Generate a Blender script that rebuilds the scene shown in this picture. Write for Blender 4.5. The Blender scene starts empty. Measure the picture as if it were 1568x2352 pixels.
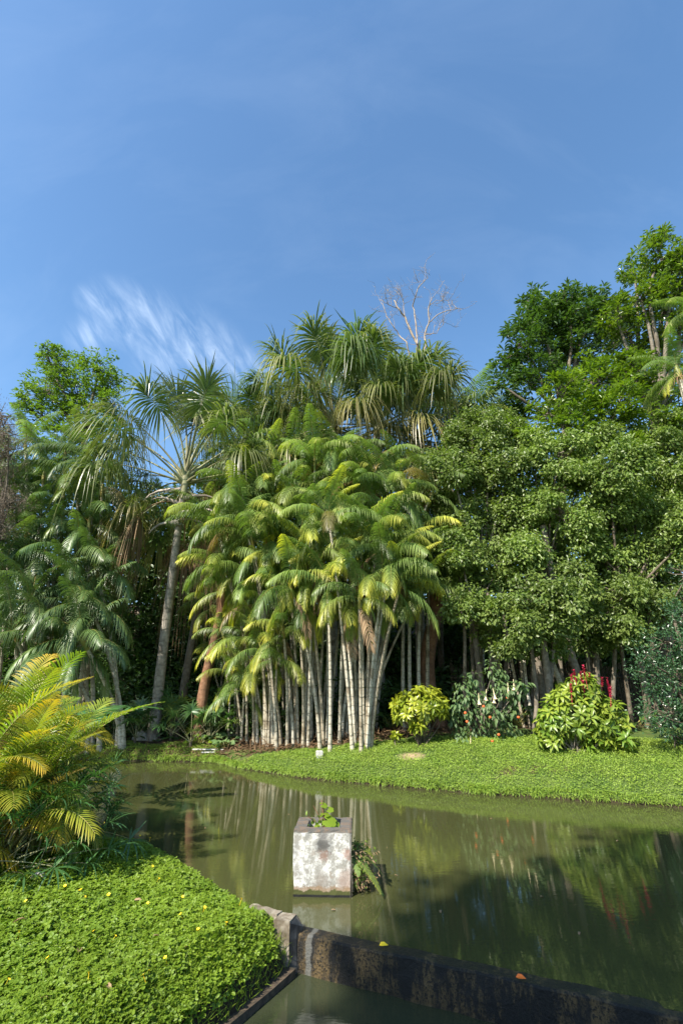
import bpy, math, random
import numpy as np
from mathutils import Vector
R = math.radians
random.seed(7)
RNG = np.random.default_rng(7)
S = bpy.context.scene
COL = S.collection

# ------------------------------------------------------------------ camera, sky, sun, exposure
CAM_H, PITCH, FPX = 2.3, R(20), 1078.0
cam_d = bpy.data.cameras.new('camera'); cam = bpy.data.objects.new('camera', cam_d); COL.objects.link(cam)
cam.location = (0, 0, CAM_H); cam.rotation_euler = (math.pi / 2 + PITCH, 0, 0)
cam_d.sensor_fit = 'VERTICAL'; cam_d.sensor_height = 36.0; cam_d.lens = 16.5
cam_d.clip_start = 0.05; cam_d.clip_end = 3000
S.camera = cam
SUN_EL, SUN_AZ = R(44), R(222)          # azimuth clockwise from +Y: behind the camera, to the left
S.view_settings.view_transform = 'Standard'; S.view_settings.look = 'None'
S.view_settings.gamma = 1; S.view_settings.exposure = 1.28
S.view_settings.use_curve_mapping = False
W = bpy.data.worlds.new('World'); S.world = W; W.use_nodes = True
def world():
    nt = W.node_tree; N = nt.nodes; L = nt.links; N.clear()
    out = N.new('ShaderNodeOutputWorld'); bg = N.new('ShaderNodeBackground'); bg.inputs[1].default_value = 0.12
    sky = N.new('ShaderNodeTexSky'); sky.sky_type = 'NISHITA'; sky.sun_disc = False
    sky.sun_elevation = SUN_EL; sky.sun_rotation = SUN_AZ
    sky.altitude = 300; sky.air_density = 1.0; sky.dust_density = 0.8; sky.ozone_density = 1.0
    tc = N.new('ShaderNodeTexCoord')
    # thin cirrus: streaky noise kept to one patch of the sky, plus very faint veils
    def math_(op, a, b=None, c=None):
        n = N.new('ShaderNodeMath'); n.operation = op
        for i, v in enumerate((a, b, c)):
            if v is None: continue
            if isinstance(v, (int, float)): n.inputs[i].default_value = v
            else: L.new(v, n.inputs[i])
        return n.outputs[0]
    def mapping(rot, scale):
        m = N.new('ShaderNodeMapping'); m.inputs[2].default_value = rot; m.inputs[3].default_value = scale
        L.new(tc.outputs['Generated'], m.inputs[0]); return m.outputs[0]
    def noise(vec, sc, det, dist=0.0):
        n = N.new('ShaderNodeTexNoise'); n.inputs['Scale'].default_value = sc; n.inputs['Detail'].default_value = det
        n.inputs['Distortion'].default_value = dist; n.inputs['Roughness'].default_value = 0.6
        L.new(vec, n.inputs['Vector']); return n.outputs[0]
    def blob(d, rad, soft):
        v = N.new('ShaderNodeVectorMath'); v.operation = 'DISTANCE'; L.new(tc.outputs['Generated'], v.inputs[0])
        v.inputs[1].default_value = d
        m = N.new('ShaderNodeMapRange'); m.interpolation_type = 'SMOOTHSTEP'
        m.inputs[1].default_value = rad + soft; m.inputs[2].default_value = rad - soft
        L.new(v.outputs['Value'], m.inputs[0]); return m.outputs[0]
    def direc(px, py):
        p = at(px, py, 10.0) - np.array([0, 0, CAM_H]); return tuple(p / np.linalg.norm(p))
    mask = None
    for px, py, r in [(215, 690, .02), (260, 710, .035), (310, 735, .045), (370, 755, .045), (430, 785, .05), (490, 815, .045), (545, 845, .035), (590, 870, .02),
                      (380, 810, .045), (200, 770, .025)]:
        b = blob(direc(px, py), r, r * .9); mask = b if mask is None else math_('MAXIMUM', mask, b)
    c0 = np.array(direc(380, 770)); sa = np.array(direc(430, 850)) - c0; sa /= np.linalg.norm(sa); sb = np.cross(c0, sa)
    def dot(v):
        n = N.new('ShaderNodeVectorMath'); n.operation = 'DOT_PRODUCT'; L.new(tc.outputs['Generated'], n.inputs[0]); n.inputs[1].default_value = tuple(v); return n.outputs['Value']
    def streak(ka, kb):
        cv = N.new('ShaderNodeCombineXYZ'); L.new(math_('MULTIPLY', dot(sa), ka), cv.inputs[0]); L.new(math_('MULTIPLY', dot(sb), kb), cv.inputs[1]); return cv.outputs[0]
    st = noise(streak(9, 34), 1.0, 5, .6)
    st2 = noise(streak(26, 70), 1.0, 4, .5)
    mr = N.new('ShaderNodeMapRange'); mr.interpolation_type = 'SMOOTHSTEP'; mr.inputs[1].default_value = .30; mr.inputs[2].default_value = .86; mr.inputs[4].default_value = .8
    L.new(st, mr.inputs[0])
    c = math_('MULTIPLY', math_('MULTIPLY', mr.outputs[0], mask), math_('ADD', math_('MULTIPLY', st2, .9), .30))
    veil = noise(mapping((R(20), 0, R(50)), (3, 9, 4)), 1.0, 6, .6)
    vr = N.new('ShaderNodeMapRange'); vr.inputs[1].default_value = .45; vr.inputs[2].default_value = .8
    vr.inputs[4].default_value = .05; L.new(veil, vr.inputs[0])
    cl = math_('MAXIMUM', math_('MULTIPLY', c, .85), vr.outputs[0])
    hsv = N.new('ShaderNodeHueSaturation'); hsv.inputs['Saturation'].default_value = 1.16; hsv.inputs['Value'].default_value = 1.0
    tn = N.new('ShaderNodeMixRGB'); tn.blend_type = 'MULTIPLY'; tn.inputs[0].default_value = 1; tn.inputs[2].default_value = (1.0, 1.03, 1.0, 1)
    L.new(sky.outputs[0], tn.inputs[1]); L.new(tn.outputs[0], hsv.inputs['Color'])
    mx = N.new('ShaderNodeMixRGB'); L.new(cl, mx.inputs[0]); L.new(hsv.outputs[0], mx.inputs[1]); mx.inputs[2].default_value = (3.9, 4.6, 5.5, 1)
    L.new(mx.outputs[0], bg.inputs[0]); L.new(bg.outputs[0], out.inputs[0])
sun_d = bpy.data.lights.new('sun', 'SUN'); sun = bpy.data.objects.new('sun', sun_d); COL.objects.link(sun)
sun_d.energy = 4.6; sun_d.angle = R(.53); sun_d.color = (1.0, .93, .82)
sdir = Vector((math.sin(SUN_AZ) * math.cos(SUN_EL), math.cos(SUN_AZ) * math.cos(SUN_EL), math.sin(SUN_EL)))
sun.rotation_euler = sdir.to_track_quat('Z', 'Y').to_euler(); sun.location = sdir * 60

# ------------------------------------------------------------------ photo geometry -> world points at a stated distance
def ray(px, py):
    cx, cy = (px - 784) / FPX, (1176 - py) / FPX
    return np.array([cx, math.cos(PITCH) - cy * math.sin(PITCH), math.sin(PITCH) + cy * math.cos(PITCH)])
def at(px, py, y):
    d = ray(px, py); return np.array([0, 0, CAM_H]) + d * (y / d[1])
def mpp(py, y):                       # metres per photo pixel at that distance
    return y / ray(784, py)[1] / FPX
def onz(px, py, z=0.0):
    d = ray(px, py); return np.array([0, 0, CAM_H]) + d * ((z - CAM_H) / d[2])
def z5(x, y): return ((380 + x / 2.24) * .98, (1150 + y / 2.24) * .98)
world()

# ------------------------------------------------------------------ ground heights
near_px = [(-700, 1838), (-300, 1838), (0, 1845), (130, 1868), (225, 1897), (300, 1928), (380, 1966), (470, 2028), (560, 2084), (640, 2128)]
far_px = [(-700, 1741), (-200, 1741), (100, 1742), (270, 1748), (440, 1750), (500, 1752), (560, 1766), (700, 1788), (900, 1808), (1100, 1824), (1300, 1838), (1568, 1856), (1900, 1878)]
NEAR = np.array([onz(*p, .08)[:2] for p in near_px] + [(-.42, 5.75)])
FAR = np.array([onz(*p)[:2] for p in far_px] + [(14, 7.2), (22, 5.5)])
def rough(line, k, a, sd):
    rg = np.random.default_rng(sd); out = []
    for p, q in zip(line[:-1], line[1:]):
        for j in range(k): out.append(p + (q - p) * j / k + (rg.normal(size=2) * a if (out and len(out) > 1) else 0))
    return np.array(out + [line[-1]])
FAR0 = FAR.copy(); FAR = rough(FAR, 7, .035, 5)
POND = np.vstack([NEAR, [(9.2, 1.72), (22, -1)], FAR[::-1]])
BASIN = np.array([(-.40, 5.75), (-.86, 4.96), (-1.55, 3.75), (-1.75, 3.3), (9.0, 3.3 - 1.6), (9.2, 1.72)])
BASIN = np.array([(-.40, 5.78), (-.86, 4.96), (-1.40, 4.02), (-2.1, 2.8), (-2.4, 1.6), (9.2, .6), (9.2, 1.8)])
def pdist(P, line):
    d = np.full(len(P), 1e9)
    for a, b in zip(line[:-1], line[1:]):
        ab = b - a; t = np.clip(((P - a) @ ab) / (ab @ ab), 0, 1)
        d = np.minimum(d, np.linalg.norm(P - (a + t[:, None] * ab), axis=1))
    return d
def inside(P, poly):
    r = np.zeros(len(P), bool); n = len(poly)
    for i in range(n):
        x1, y1 = poly[i]; x2, y2 = poly[(i + 1) % n]
        c = ((y1 > P[:, 1]) != (y2 > P[:, 1]))
        with np.errstate(divide='ignore', invalid='ignore'):
            r ^= c & (P[:, 0] < (x2 - x1) * (P[:, 1] - y1) / (y2 - y1 + 1e-12) + x1)
    return r
def vnoise(x, y, s, seed=0):
    return (np.sin(x * s * 1.3 + seed) * np.cos(y * s * 1.1 + seed * 2.1) + .5 * np.sin(x * s * 2.7 + y * s * 1.9 + seed * 3.3) + .3 * np.cos(y * s * 4.1 - x * s * 3.7 + seed)) / 1.8
def hz(x, y):
    x = np.atleast_1d(np.asarray(x, float)); y = np.atleast_1d(np.asarray(y, float))
    P = np.stack([x, y], 1)
    dn, df = pdist(P, NEAR), pdist(P, FAR)
    ins, inb = inside(P, POND), inside(P, BASIN)
    k = np.clip((x + 4) / 9, 0, 1); k = k * k * (3 - 2 * k)
    top = .46 + .52 * k
    zf = .10 * np.clip(df / .05, 0, 1) + .12 * np.clip(df / .35, 0, 1) + (top - .2) * (1 - np.exp(-df / (1.5 + .25 * k))) + .03 * vnoise(x, y, 1.2, 3)
    zf += np.clip(y - 20.5, 0, 16) * .5
    db_ = pdist(P, BASIN[:4]); dn2 = np.minimum(dn, db_)
    zn = .07 * np.clip(dn2 / .05, 0, 1) + .05 * np.clip(dn2 / .4, 0, 1) + .10 * np.clip(dn2 - .3, 0, 4.5) + .03 * vnoise(x, y, 1.5, 1) * np.clip(dn2, 0, 1)
    zb = -.24 + .16 * np.clip(db_ / .06, 0, 1) + .36 * np.clip((db_ - .05) / .55, 0, 1); zn = np.where(P[:, 1] < 5.75, np.minimum(zn, zb + .13 * np.clip(db_ - .6, 0, 4)), zn)
    z = np.where(df < dn, zf, zn)
    d = np.minimum(dn, df)
    z = np.where(ins, -.15 - .5 * np.clip(d / .8, 0, 1), z)
    z = np.where(inb, -.85, z)
    return z
def hz1(x, y): return float(hz(x, y)[0])
def gp(px, py, y0=9.5):                # where the photo ray meets the far bank
    d = ray(px, py); ys = np.arange(y0, 30, .03); t = ys / d[1]
    xs = d[0] * t; zs = CAM_H + d[2] * t; h = hz(xs, ys)
    i = np.argmax(zs < h) if np.any(zs < h) else len(ys) // 3
    return np.array([xs[i], ys[i], h[i]])

# ------------------------------------------------------------------ mesh and object helpers
class MB:
    def __init__(s): s.v = []; s.f = []; s.t = []; s.u = []; s.n = 0
    def add(s, V, F, tint=.5, u=0.0, mi=0):
        V = np.asarray(V, float); F = np.asarray(F, int)
        s.v.append(V); s.f.append((F + s.n, mi))
        s.t.append(np.broadcast_to(np.asarray(tint, float), (len(V),)).copy()); s.u.append(np.broadcast_to(np.asarray(u, float), (len(V),)).copy())
        s.n += len(V)
    def mesh(s, name, mats, smooth=False):
        me = bpy.data.meshes.new(name); V = np.concatenate(s.v)
        me.vertices.add(len(V)); me.vertices.foreach_set('co', V.astype(np.float32).ravel())
        loops = np.concatenate([f.ravel() for f, _ in s.f])
        sizes = np.concatenate([np.full(len(f), f.shape[1]) for f, _ in s.f])
        mis = np.concatenate([np.full(len(f), m) for f, m in s.f])
        me.loops.add(len(loops)); me.loops.foreach_set('vertex_index', loops.astype(np.int32))
        me.polygons.add(len(sizes)); me.polygons.foreach_set('loop_start', (np.cumsum(sizes) - sizes).astype(np.int32))
        me.polygons.foreach_set('loop_total', sizes.astype(np.int32))
        me.polygons.foreach_set('material_index', mis.astype(np.int32))
        me.polygons.foreach_set('use_smooth', np.full(len(sizes), smooth))
        a = me.attributes.new('tint', 'FLOAT', 'POINT'); a.data.foreach_set('value', np.concatenate(s.t).astype(np.float32))
        a = me.attributes.new('along', 'FLOAT', 'POINT'); a.data.foreach_set('value', np.concatenate(s.u).astype(np.float32))
        for m in (mats if isinstance(mats, (list, tuple)) else [mats]): me.materials.append(m)
        me.update(calc_edges=True); return me
def link(name, data, parent=None, loc=None, rz=None):
    o = bpy.data.objects.new(name, data); COL.objects.link(o)
    if parent is not None: o.parent = parent
    if loc is not None: o.location = tuple(float(c) for c in loc)
    if rz is not None: o.rotation_euler = (0, 0, rz)
    return o
def tag(o, label=None, cat=None, group=None, kind=None):
    if label: o['label'] = label
    if cat: o['category'] = cat
    if group: o['group'] = group
    if kind: o['kind'] = kind
    return o
def nrm(v): return v / (np.linalg.norm(v, axis=-1, keepdims=True) + 1e-9)
def tube(mb, pts, rad, n=8, tint=.5, cap=True, mi=0, wob=0.0):
    pts = np.asarray(pts, float); m = len(pts); rad = np.broadcast_to(np.asarray(rad, float), (m,))
    T = nrm(np.gradient(pts, axis=0)); up = np.array([0, 0, 1.0]) if abs(T[0][2]) < .9 else np.array([1.0, 0, 0])
    A = nrm(np.cross(T, up)); B = np.cross(T, A)
    an = np.arange(n) * 2 * math.pi / n
    rr = rad[:, None] * (1 + wob * RNG.uniform(-1, 1, (m, n)))
    V = pts[:, None, :] + rr[..., None] * (np.cos(an)[None, :, None] * A[:, None, :] + np.sin(an)[None, :, None] * B[:, None, :])
    V = V.reshape(-1, 3); i = np.arange(m - 1)[:, None] * n; j = np.arange(n)[None]; k = (j + 1) % n
    F = np.stack([i + j, i + k, i + n + k, i + n + j], -1).reshape(-1, 4)
    u = np.repeat(np.linspace(0, 1, m), n)
    mb.add(V, F, tint, u, mi)
    if cap: mb.add(V[-n:], np.arange(n)[None], tint, 1, mi)
def box(mb, c, sx, sy, sz, rz=0, tint=.5, mi=0, bev=.0):
    x, y, z = sx / 2, sy / 2, sz / 2; b = bev
    V = []
    for zz, k in ((-z, b), (-z + b, 0), (z - b, 0), (z, b)):
        for (a, d) in ((-1, -1), (1, -1), (1, 1), (-1, 1)): V.append((a * (x - k), d * (y - k), zz))
    V = np.array(V); ca, sa = math.cos(rz), math.sin(rz)
    V = np.stack([V[:, 0] * ca - V[:, 1] * sa, V[:, 0] * sa + V[:, 1] * ca, V[:, 2]], 1) + np.asarray(c, float)
    F = [(0, 3, 2, 1), (12, 13, 14, 15)]
    for r in range(3):
        for i in range(4): j = (i + 1) % 4; F.append((r * 4 + i, r * 4 + j, r * 4 + 4 + j, r * 4 + 4 + i))
    mb.add(V, F, tint, 0, mi)
# leaf templates (x along the leaf, y across, z up)
T_DIA = (np.array([(0, 0, 0), (.45, -.5, .10), (1, 0, -.06), (.45, .5, .10)]), np.array([(0, 1, 2, 3)]))
T_FOLD = (np.array([(0, 0, 0), (.3, -.42, .10), (.7, -.36, .06), (1, 0, -.12), (.7, .36, .06), (.3, .42, .10)]), np.array([(0, 1, 2, 3), (0, 3, 4, 5)]))
T_LENS = (np.array([(0, 0, 0), (.28, -.42, .09), (.28, 0, .02), (.28, .42, .09), (.62, -.40, .02), (.62, 0, -.05), (.62, .40, .02), (1, 0, -.26)]),
          np.array([(0, 1, 2, 2), (0, 2, 3, 3), (1, 4, 5, 2), (2, 5, 6, 3), (4, 7, 5, 5), (5, 7, 6, 6)]))
T_BLADE = (np.array([(0, -.5, 0), (0, .5, 0), (.5, .4, .04), (.5, -.4, .04), (1, 0, -.2)]), np.array([(0, 3, 2, 1), (3, 4, 4, 2)]))
T_ROUND = (np.array([(0, 0, 0), (.22, -.42, .05), (.6, -.5, .07), (.93, -.27, .0), (1, 0, -.03), (.93, .27, .0), (.6, .5, .07), (.22, .42, .05)]),
           np.array([(0, 1, 2, 3), (0, 3, 4, 4), (0, 4, 5, 5), (0, 5, 6, 7)]))
def clean(F):                           # degenerate quads are written as triangles
    q = [f for f in F if len(set(f)) == 4]; t = [tuple(dict.fromkeys(f)) for f in F if len(set(f)) == 3]
    return np.array(q, int).reshape(-1, 4), np.array(t, int).reshape(-1, 3)
def scatter(mb, tpl, O, X, Nn, L, Wd, tint, u=0.0, mi=0):
    V0, F0 = tpl; q, t = clean([tuple(f) for f in F0]); n = len(O)
    if n == 0: return
    X = nrm(X); Y = nrm(np.cross(Nn, X)); Z = np.cross(X, Y)
    L = np.broadcast_to(L, (n,)); Wd = np.broadcast_to(Wd, (n,))
    V = O[:, None] + V0[None, :, 0, None] * L[:, None, None] * X[:, None] + V0[None, :, 1, None] * Wd[:, None, None] * Y[:, None] + V0[None, :, 2, None] * L[:, None, None] * Z[:, None]
    K = len(V0); base = (np.arange(n) * K)[:, None, None]
    tt = np.repeat(np.broadcast_to(tint, (n,)), K); uu = np.tile(V0[:, 0], n) if np.isscalar(u) else np.repeat(u, K)
    st = mb.n
    mb.add(V.reshape(-1, 3), (q[None] + base).reshape(-1, 4), tt, uu, mi)
    if len(t): mb.f.append(((t[None] + base).reshape(-1, 3) + st, mi))
def rdir(n, zmin=-1): 
    v = nrm(RNG.normal(size=(n, 3)));  v[:, 2] = np.where(v[:, 2] < zmin, -v[:, 2], v[:, 2]); return v

# ------------------------------------------------------------------ materials
def newmat(name):
    m = bpy.data.materials.new(name); m.use_nodes = True; nt = m.node_tree; nt.nodes.clear()
    out = nt.nodes.new('ShaderNodeOutputMaterial'); return m, nt, out
class NT:
    def __init__(s, nt): s.nt = nt; s.N = nt.nodes; s.L = nt.links
    def put(s, sock, v):
        if v is None: return
        if hasattr(v, 'is_output'): s.L.new(v, sock)
        else: sock.default_value = (tuple(v) + (1,)) if isinstance(v, (tuple, list)) and len(v) == 3 and sock.type == 'RGBA' else v
    def math(s, op, a, b=None, clamp=False):
        n = s.N.new('ShaderNodeMath'); n.operation = op; n.use_clamp = clamp; s.put(n.inputs[0], a); s.put(n.inputs[1], b); return n.outputs[0]
    def mix(s, f, a, b, bt='MIX'):
        n = s.N.new('ShaderNodeMixRGB'); n.blend_type = bt; s.put(n.inputs[0], f); s.put(n.inputs[1], a); s.put(n.inputs[2], b); return n.outputs[0]
    def noise(s, sc, det=4, vec=None, rough=.6, dist=0):
        n = s.N.new('ShaderNodeTexNoise'); n.inputs['Scale'].default_value = sc; n.inputs['Detail'].default_value = det
        n.inputs['Roughness'].default_value = rough; n.inputs['Distortion'].default_value = dist
        if vec is not None: s.L.new(vec, n.inputs['Vector'])
        return n.outputs[0]
    def ramp(s, f, a, b, lo=0.0, hi=1.0, smooth=True):
        n = s.N.new('ShaderNodeMapRange'); n.interpolation_type = 'SMOOTHSTEP' if smooth else 'LINEAR'
        s.put(n.inputs[0], f)
        for i, v in enumerate((a, b, lo, hi)): n.inputs[i + 1].default_value = v
        return n.outputs[0]
    def coord(s, kind='Object', scale=None):
        tc = s.N.new('ShaderNodeTexCoord'); o = tc.outputs[kind]
        if scale is not None:
            m = s.N.new('ShaderNodeMapping'); m.inputs[3].default_value = scale; s.L.new(o, m.inputs[0]); o = m.outputs[0]
        return o
    def pos(s): return s.N.new('ShaderNodeNewGeometry').outputs['Position']
    def attr(s, name):
        n = s.N.new('ShaderNodeAttribute'); n.attribute_name = name; return n.outputs['Fac']
    def bump(s, h, st=.5, d=.02):
        n = s.N.new('ShaderNodeBump'); n.inputs['Strength'].default_value = st; n.inputs['Distance'].default_value = d; s.L.new(h, n.inputs['Height']); return n.outputs[0]
    def pbsdf(s, col, rough=.6, spec=.5, normal=None):
        n = s.N.new('ShaderNodeBsdfPrincipled'); s.put(n.inputs['Base Color'], col); s.put(n.inputs['Roughness'], rough)
        s.put(n.inputs['Specular IOR Level'], spec)
        if normal is not None: s.L.new(normal, n.inputs['Normal'])
        return n
def leafmat(name, base, alt, rough=.42, spec=.5, trans=.3, tcol=None, yellow=None, var=.35, ystart=.35):
    m, nt, out = newmat(name); g = NT(nt)
    tint = g.attr('tint'); col = g.mix(tint, base, alt)
    if yellow:
        oi = nt.nodes.new('ShaderNodeObjectInfo'); sp = nt.nodes.new('ShaderNodeSeparateColor'); nt.links.new(oi.outputs['Color'], sp.inputs[0])
        al = g.attr('along')
        f = g.math('MULTIPLY', sp.outputs[0], g.ramp(al, ystart - .35, ystart + .5), True)
        col = g.mix(f, col, yellow)
        col = g.mix(sp.outputs[1], col, (.20, .115, .055))
    oi2 = nt.nodes.new('ShaderNodeObjectInfo')
    v = g.math('ADD', g.math('MULTIPLY', oi2.outputs['Random'], var), 1 - var * .5)
    v = g.math('MULTIPLY', v, g.math('ADD', g.math('MULTIPLY', g.noise(1.1, 2, g.pos()), .5), .75))
    h = nt.nodes.new('ShaderNodeHueSaturation'); nt.links.new(v, h.inputs['Value']); nt.links.new(col, h.inputs['Color'])
    p = g.pbsdf(h.outputs[0], rough, spec)
    t = nt.nodes.new('ShaderNodeBsdfTranslucent')
    tc = g.mix(1.0, h.outputs[0], tcol or (1.5, 1.7, .6), 'MULTIPLY'); nt.links.new(tc, t.inputs[0])
    ms = nt.nodes.new('ShaderNodeMixShader'); ms.inputs[0].default_value = trans
    nt.links.new(p.outputs[0], ms.inputs[1]); nt.links.new(t.outputs[0], ms.inputs[2]); nt.links.new(ms.outputs[0], out.inputs[0])
    return m
def barkmat(name, c1, c2, c3, rings=None, sc=9, rough=.85):
    m, nt, out = newmat(name); g = NT(nt)
    pos = g.pos(); n1 = g.noise(sc, 5, pos); n2 = g.noise(2.2, 4, pos)
    col = g.mix(g.ramp(n1, .38, .62), c1, c2); col = g.mix(g.ramp(n2, .52, .68), col, c3)
    oi = nt.nodes.new('ShaderNodeObjectInfo'); col = g.mix(1.0, col, g.mix(oi.outputs['Random'], (.62, .56, .48), (1.08, 1.08, 1.08)), 'MULTIPLY')
    h = n1
    if rings:
        sp = nt.nodes.new('ShaderNodeSeparateXYZ'); nt.links.new(pos, sp.inputs[0])
        z = g.math('ADD', g.math('MULTIPLY', sp.outputs[2], rings), g.math('MULTIPLY', g.noise(3, 2, pos), .8))
        fr = g.math('FRACT', z); rg = g.ramp(fr, 0, .16)
        col = g.mix(g.math('MULTIPLY', g.math('SUBTRACT', 1.0, rg), .4), col, (.08, .06, .045)); h = g.math('ADD', n1, rg)
    p = g.pbsdf(col, rough, .3, g.bump(h, .6, .02)); nt.links.new(p.outputs[0], out.inputs[0]); return m
M = {}
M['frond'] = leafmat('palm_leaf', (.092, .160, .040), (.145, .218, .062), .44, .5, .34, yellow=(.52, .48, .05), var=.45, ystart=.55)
M['frond_shade'] = leafmat('shaded_palm_leaf', (.060, .115, .036), (.095, .155, .048), .42, .5, .26, yellow=(.32, .33, .05), var=.5)  # darker copy of the palm leaf, shade painted into fronds of shaded palms
M['areca'] = leafmat('areca_leaf', (.11, .185, .022), (.19, .26, .030), .38, .5, .36, yellow=(.62, .36, .03), var=.4, ystart=.45)
M['fan'] = leafmat('fan_leaf', (.060, .110, .036), (.095, .150, .048), .34, .5, .25, yellow=(.30, .24, .09), var=.4)
M['fan_low'] = leafmat('low_fan_leaf', (.040, .105, .030), (.06, .14, .04), .36, .6, .25, yellow=(.3, .2, .05), var=.4)
M['dead_leaf'] = leafmat('dead_palm_leaf', (.19, .12, .065), (.30, .21, .12), .75, .2, .12, (1.2, 1.0, .7))
M['litter'] = leafmat('leaf_litter', (.09, .055, .03), (.17, .11, .06), .85, .1, .05, (1, .9, .7))
M['petiole'] = barkmat('petiole_skin', (.22, .24, .12), (.28, .27, .15), (.20, .17, .10), sc=5, rough=.5)
M['petiole_green'] = barkmat('green_petiole_skin', (.16, .20, .05), (.24, .22, .06), (.30, .20, .04), sc=5, rough=.45)
M['ptrunk'] = barkmat('slender_palm_bark', (.34, .31, .24), (.50, .47, .39), (.20, .17, .12), rings=4, sc=14)
M['mtrunk'] = barkmat('tall_palm_bark', (.30, .28, .25), (.46, .43, .39), (.16, .14, .12), rings=2.6, sc=7)
M['trunk'] = barkmat('tree_bark', (.12, .10, .075), (.20, .175, .14), (.10, .085, .06), sc=8)
M['trunk_red'] = barkmat('reddish_bark', (.15, .075, .04), (.22, .12, .07), (.09, .05, .03), sc=8)
M['bare'] = barkmat('bare_branch_bark', (.34, .29, .25), (.46, .41, .36), (.24, .20, .17), sc=6)
M['lf_bright'] = leafmat('bright_tree_leaf', (.085, .155, .018), (.155, .230, .026), .40, .5, .34)
M['lf_dark'] = leafmat('dark_tree_leaf', (.052, .110, .020), (.090, .155, .028), .36, .5, .30)
M['lf_ficus'] = leafmat('glossy_small_leaf', (.105, .170, .034), (.185, .240, .058), .42, .42, .34)
M['lf_mid'] = leafmat('fresh_tree_leaf', (.088, .160, .016), (.170, .240, .022), .34, .55, .36)
M['lf_bush'] = leafmat('bluish_bush_leaf', (.035, .085, .034), (.055, .115, .045), .30, .6, .2)
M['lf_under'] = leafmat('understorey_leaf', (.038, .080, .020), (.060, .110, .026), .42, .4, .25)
M['lf_croton'] = leafmat('yellow_shrub_leaf', (.20, .27, .020), (.40, .42, .040), .36, .5, .34, (1.3, 1.3, .5))
M['lf_green'] = leafmat('green_shrub_leaf', (.12, .21, .025), (.28, .34, .045), .36, .5, .34, (1.3, 1.4, .5))
M['lf_trumpet'] = leafmat('trumpet_shrub_leaf', (.09, .16, .06), (.14, .21, .075), .5, .4, .3)
M['needle'] = leafmat('grey_needles', (.15, .115, .085), (.25, .20, .16), .8, .15, .15, (1.2, 1.1, .9))
M['cover'] = leafmat('clover_leaf', (.105, .185, .014), (.185, .265, .020), .50, .35, .32)
M['bank'] = leafmat('bank_grass_leaf', (.135, .225, .030), (.24, .310, .045), .5, .35, .30)
M['red_leaf'] = leafmat('reddish_leaf', (.30, .07, .02), (.35, .18, .03), .4, .5, .3, (1.3, .8, .4))
def simple(name, c, rough=.6, spec=.4, n=None, c2=None):
    m, nt, out = newmat(name); g = NT(nt); col = c
    if c2: col = g.mix(g.ramp(g.noise(n or 8, 5, g.pos()), .35, .65), c, c2)
    p = g.pbsdf(col, rough, spec); nt.links.new(p.outputs[0], out.inputs[0]); return m
M['flower_white'] = simple('cream_petal', (.62, .52, .32), .5)
M['flower_red'] = simple('crimson_petal', (.42, .02, .06), .5)
M['flower_yellow'] = simple('yellow_petal', (.85, .58, .02), .5)
M['flower_orange'] = simple('orange_petal', (.75, .16, .02), .5)
M['stone'] = simple('grey_stone', (.26, .24, .21), .9, .2, 12, (.42, .39, .35))
M['plank'] = simple('weathered_wood', (.34, .33, .30), .8, .2, 15, (.50, .49, .45))
M['fence'] = barkmat('cane_fence', (.055, .045, .032), (.10, .08, .055), (.03, .025, .02), sc=12)
def soil_mat():
    m, nt, out = newmat('ground_soil'); g = NT(nt); pos = g.pos()
    sp = nt.nodes.new('ShaderNodeSeparateXYZ'); nt.links.new(pos, sp.inputs[0])
    gr = g.mix(g.ramp(g.noise(2.5, 5, pos), .35, .65), (.050, .085, .018), (.085, .12, .028))
    br = g.mix(g.noise(5, 5, pos), (.045, .030, .018), (.10, .068, .04))
    far = g.ramp(sp.outputs[1], 15.3, 17.5)
    f = g.ramp(g.math('ADD', g.noise(1.3, 4, pos), g.math('MULTIPLY', far, .42)), .60, .72)
    col = g.mix(f, gr, br)
    # a worn dry patch on the bank
    v = nt.nodes.new('ShaderNodeVectorMath'); v.operation = 'DISTANCE'; nt.links.new(pos, v.inputs[0]); v.inputs[1].default_value = tuple(gp(945, 1737))
    col = g.mix(g.ramp(g.math('ADD', v.outputs['Value'], g.math('MULTIPLY', g.noise(3, 4, pos), .6)), .75, .35), col, (.34, .25, .15))
    wet = g.ramp(sp.outputs[2], .11, .03)
    col = g.mix(wet, col, (.035, .026, .016))
    p = g.pbsdf(col, .95, .15, g.bump(g.noise(25, 5, pos), .7, .03)); nt.links.new(p.outputs[0], out.inputs[0]); return m
M['soil'] = soil_mat()
def water_mat(name, deep, rough, ripple):
    m, nt, out = newmat(name); g = NT(nt); pos = g.pos()
    mp = nt.nodes.new('ShaderNodeMapping'); mp.inputs[3].default_value = (1.0, 3.2, 1); mp.inputs[2].default_value = (0, 0, R(12)); nt.links.new(pos, mp.inputs[0])
    h = g.math('ADD', g.math('MULTIPLY', g.noise(5.5, 3, mp.outputs[0], .5, .6), 1.0), g.math('MULTIPLY', g.noise(16, 2, mp.outputs[0]), .22))
    amp = g.ramp(g.noise(.35, 2, pos), .35, .7, .25, 1.0)
    h = g.math('MULTIPLY', h, amp)
    col = g.mix(g.noise(.5, 3, pos), deep, tuple(c * 1.25 for c in deep))
    p = g.pbsdf(col, rough, .5, g.bump(h, 1.0, ripple)); p.inputs['IOR'].default_value = 1.5
    nt.links.new(p.outputs[0], out.inputs[0]); return m
M['water'] = water_mat('murky_pond_water', (.046, .050, .018), .010, .0011)
M['water_low'] = water_mat('grey_basin_water', (.030, .036, .018), .03, .002)
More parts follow.
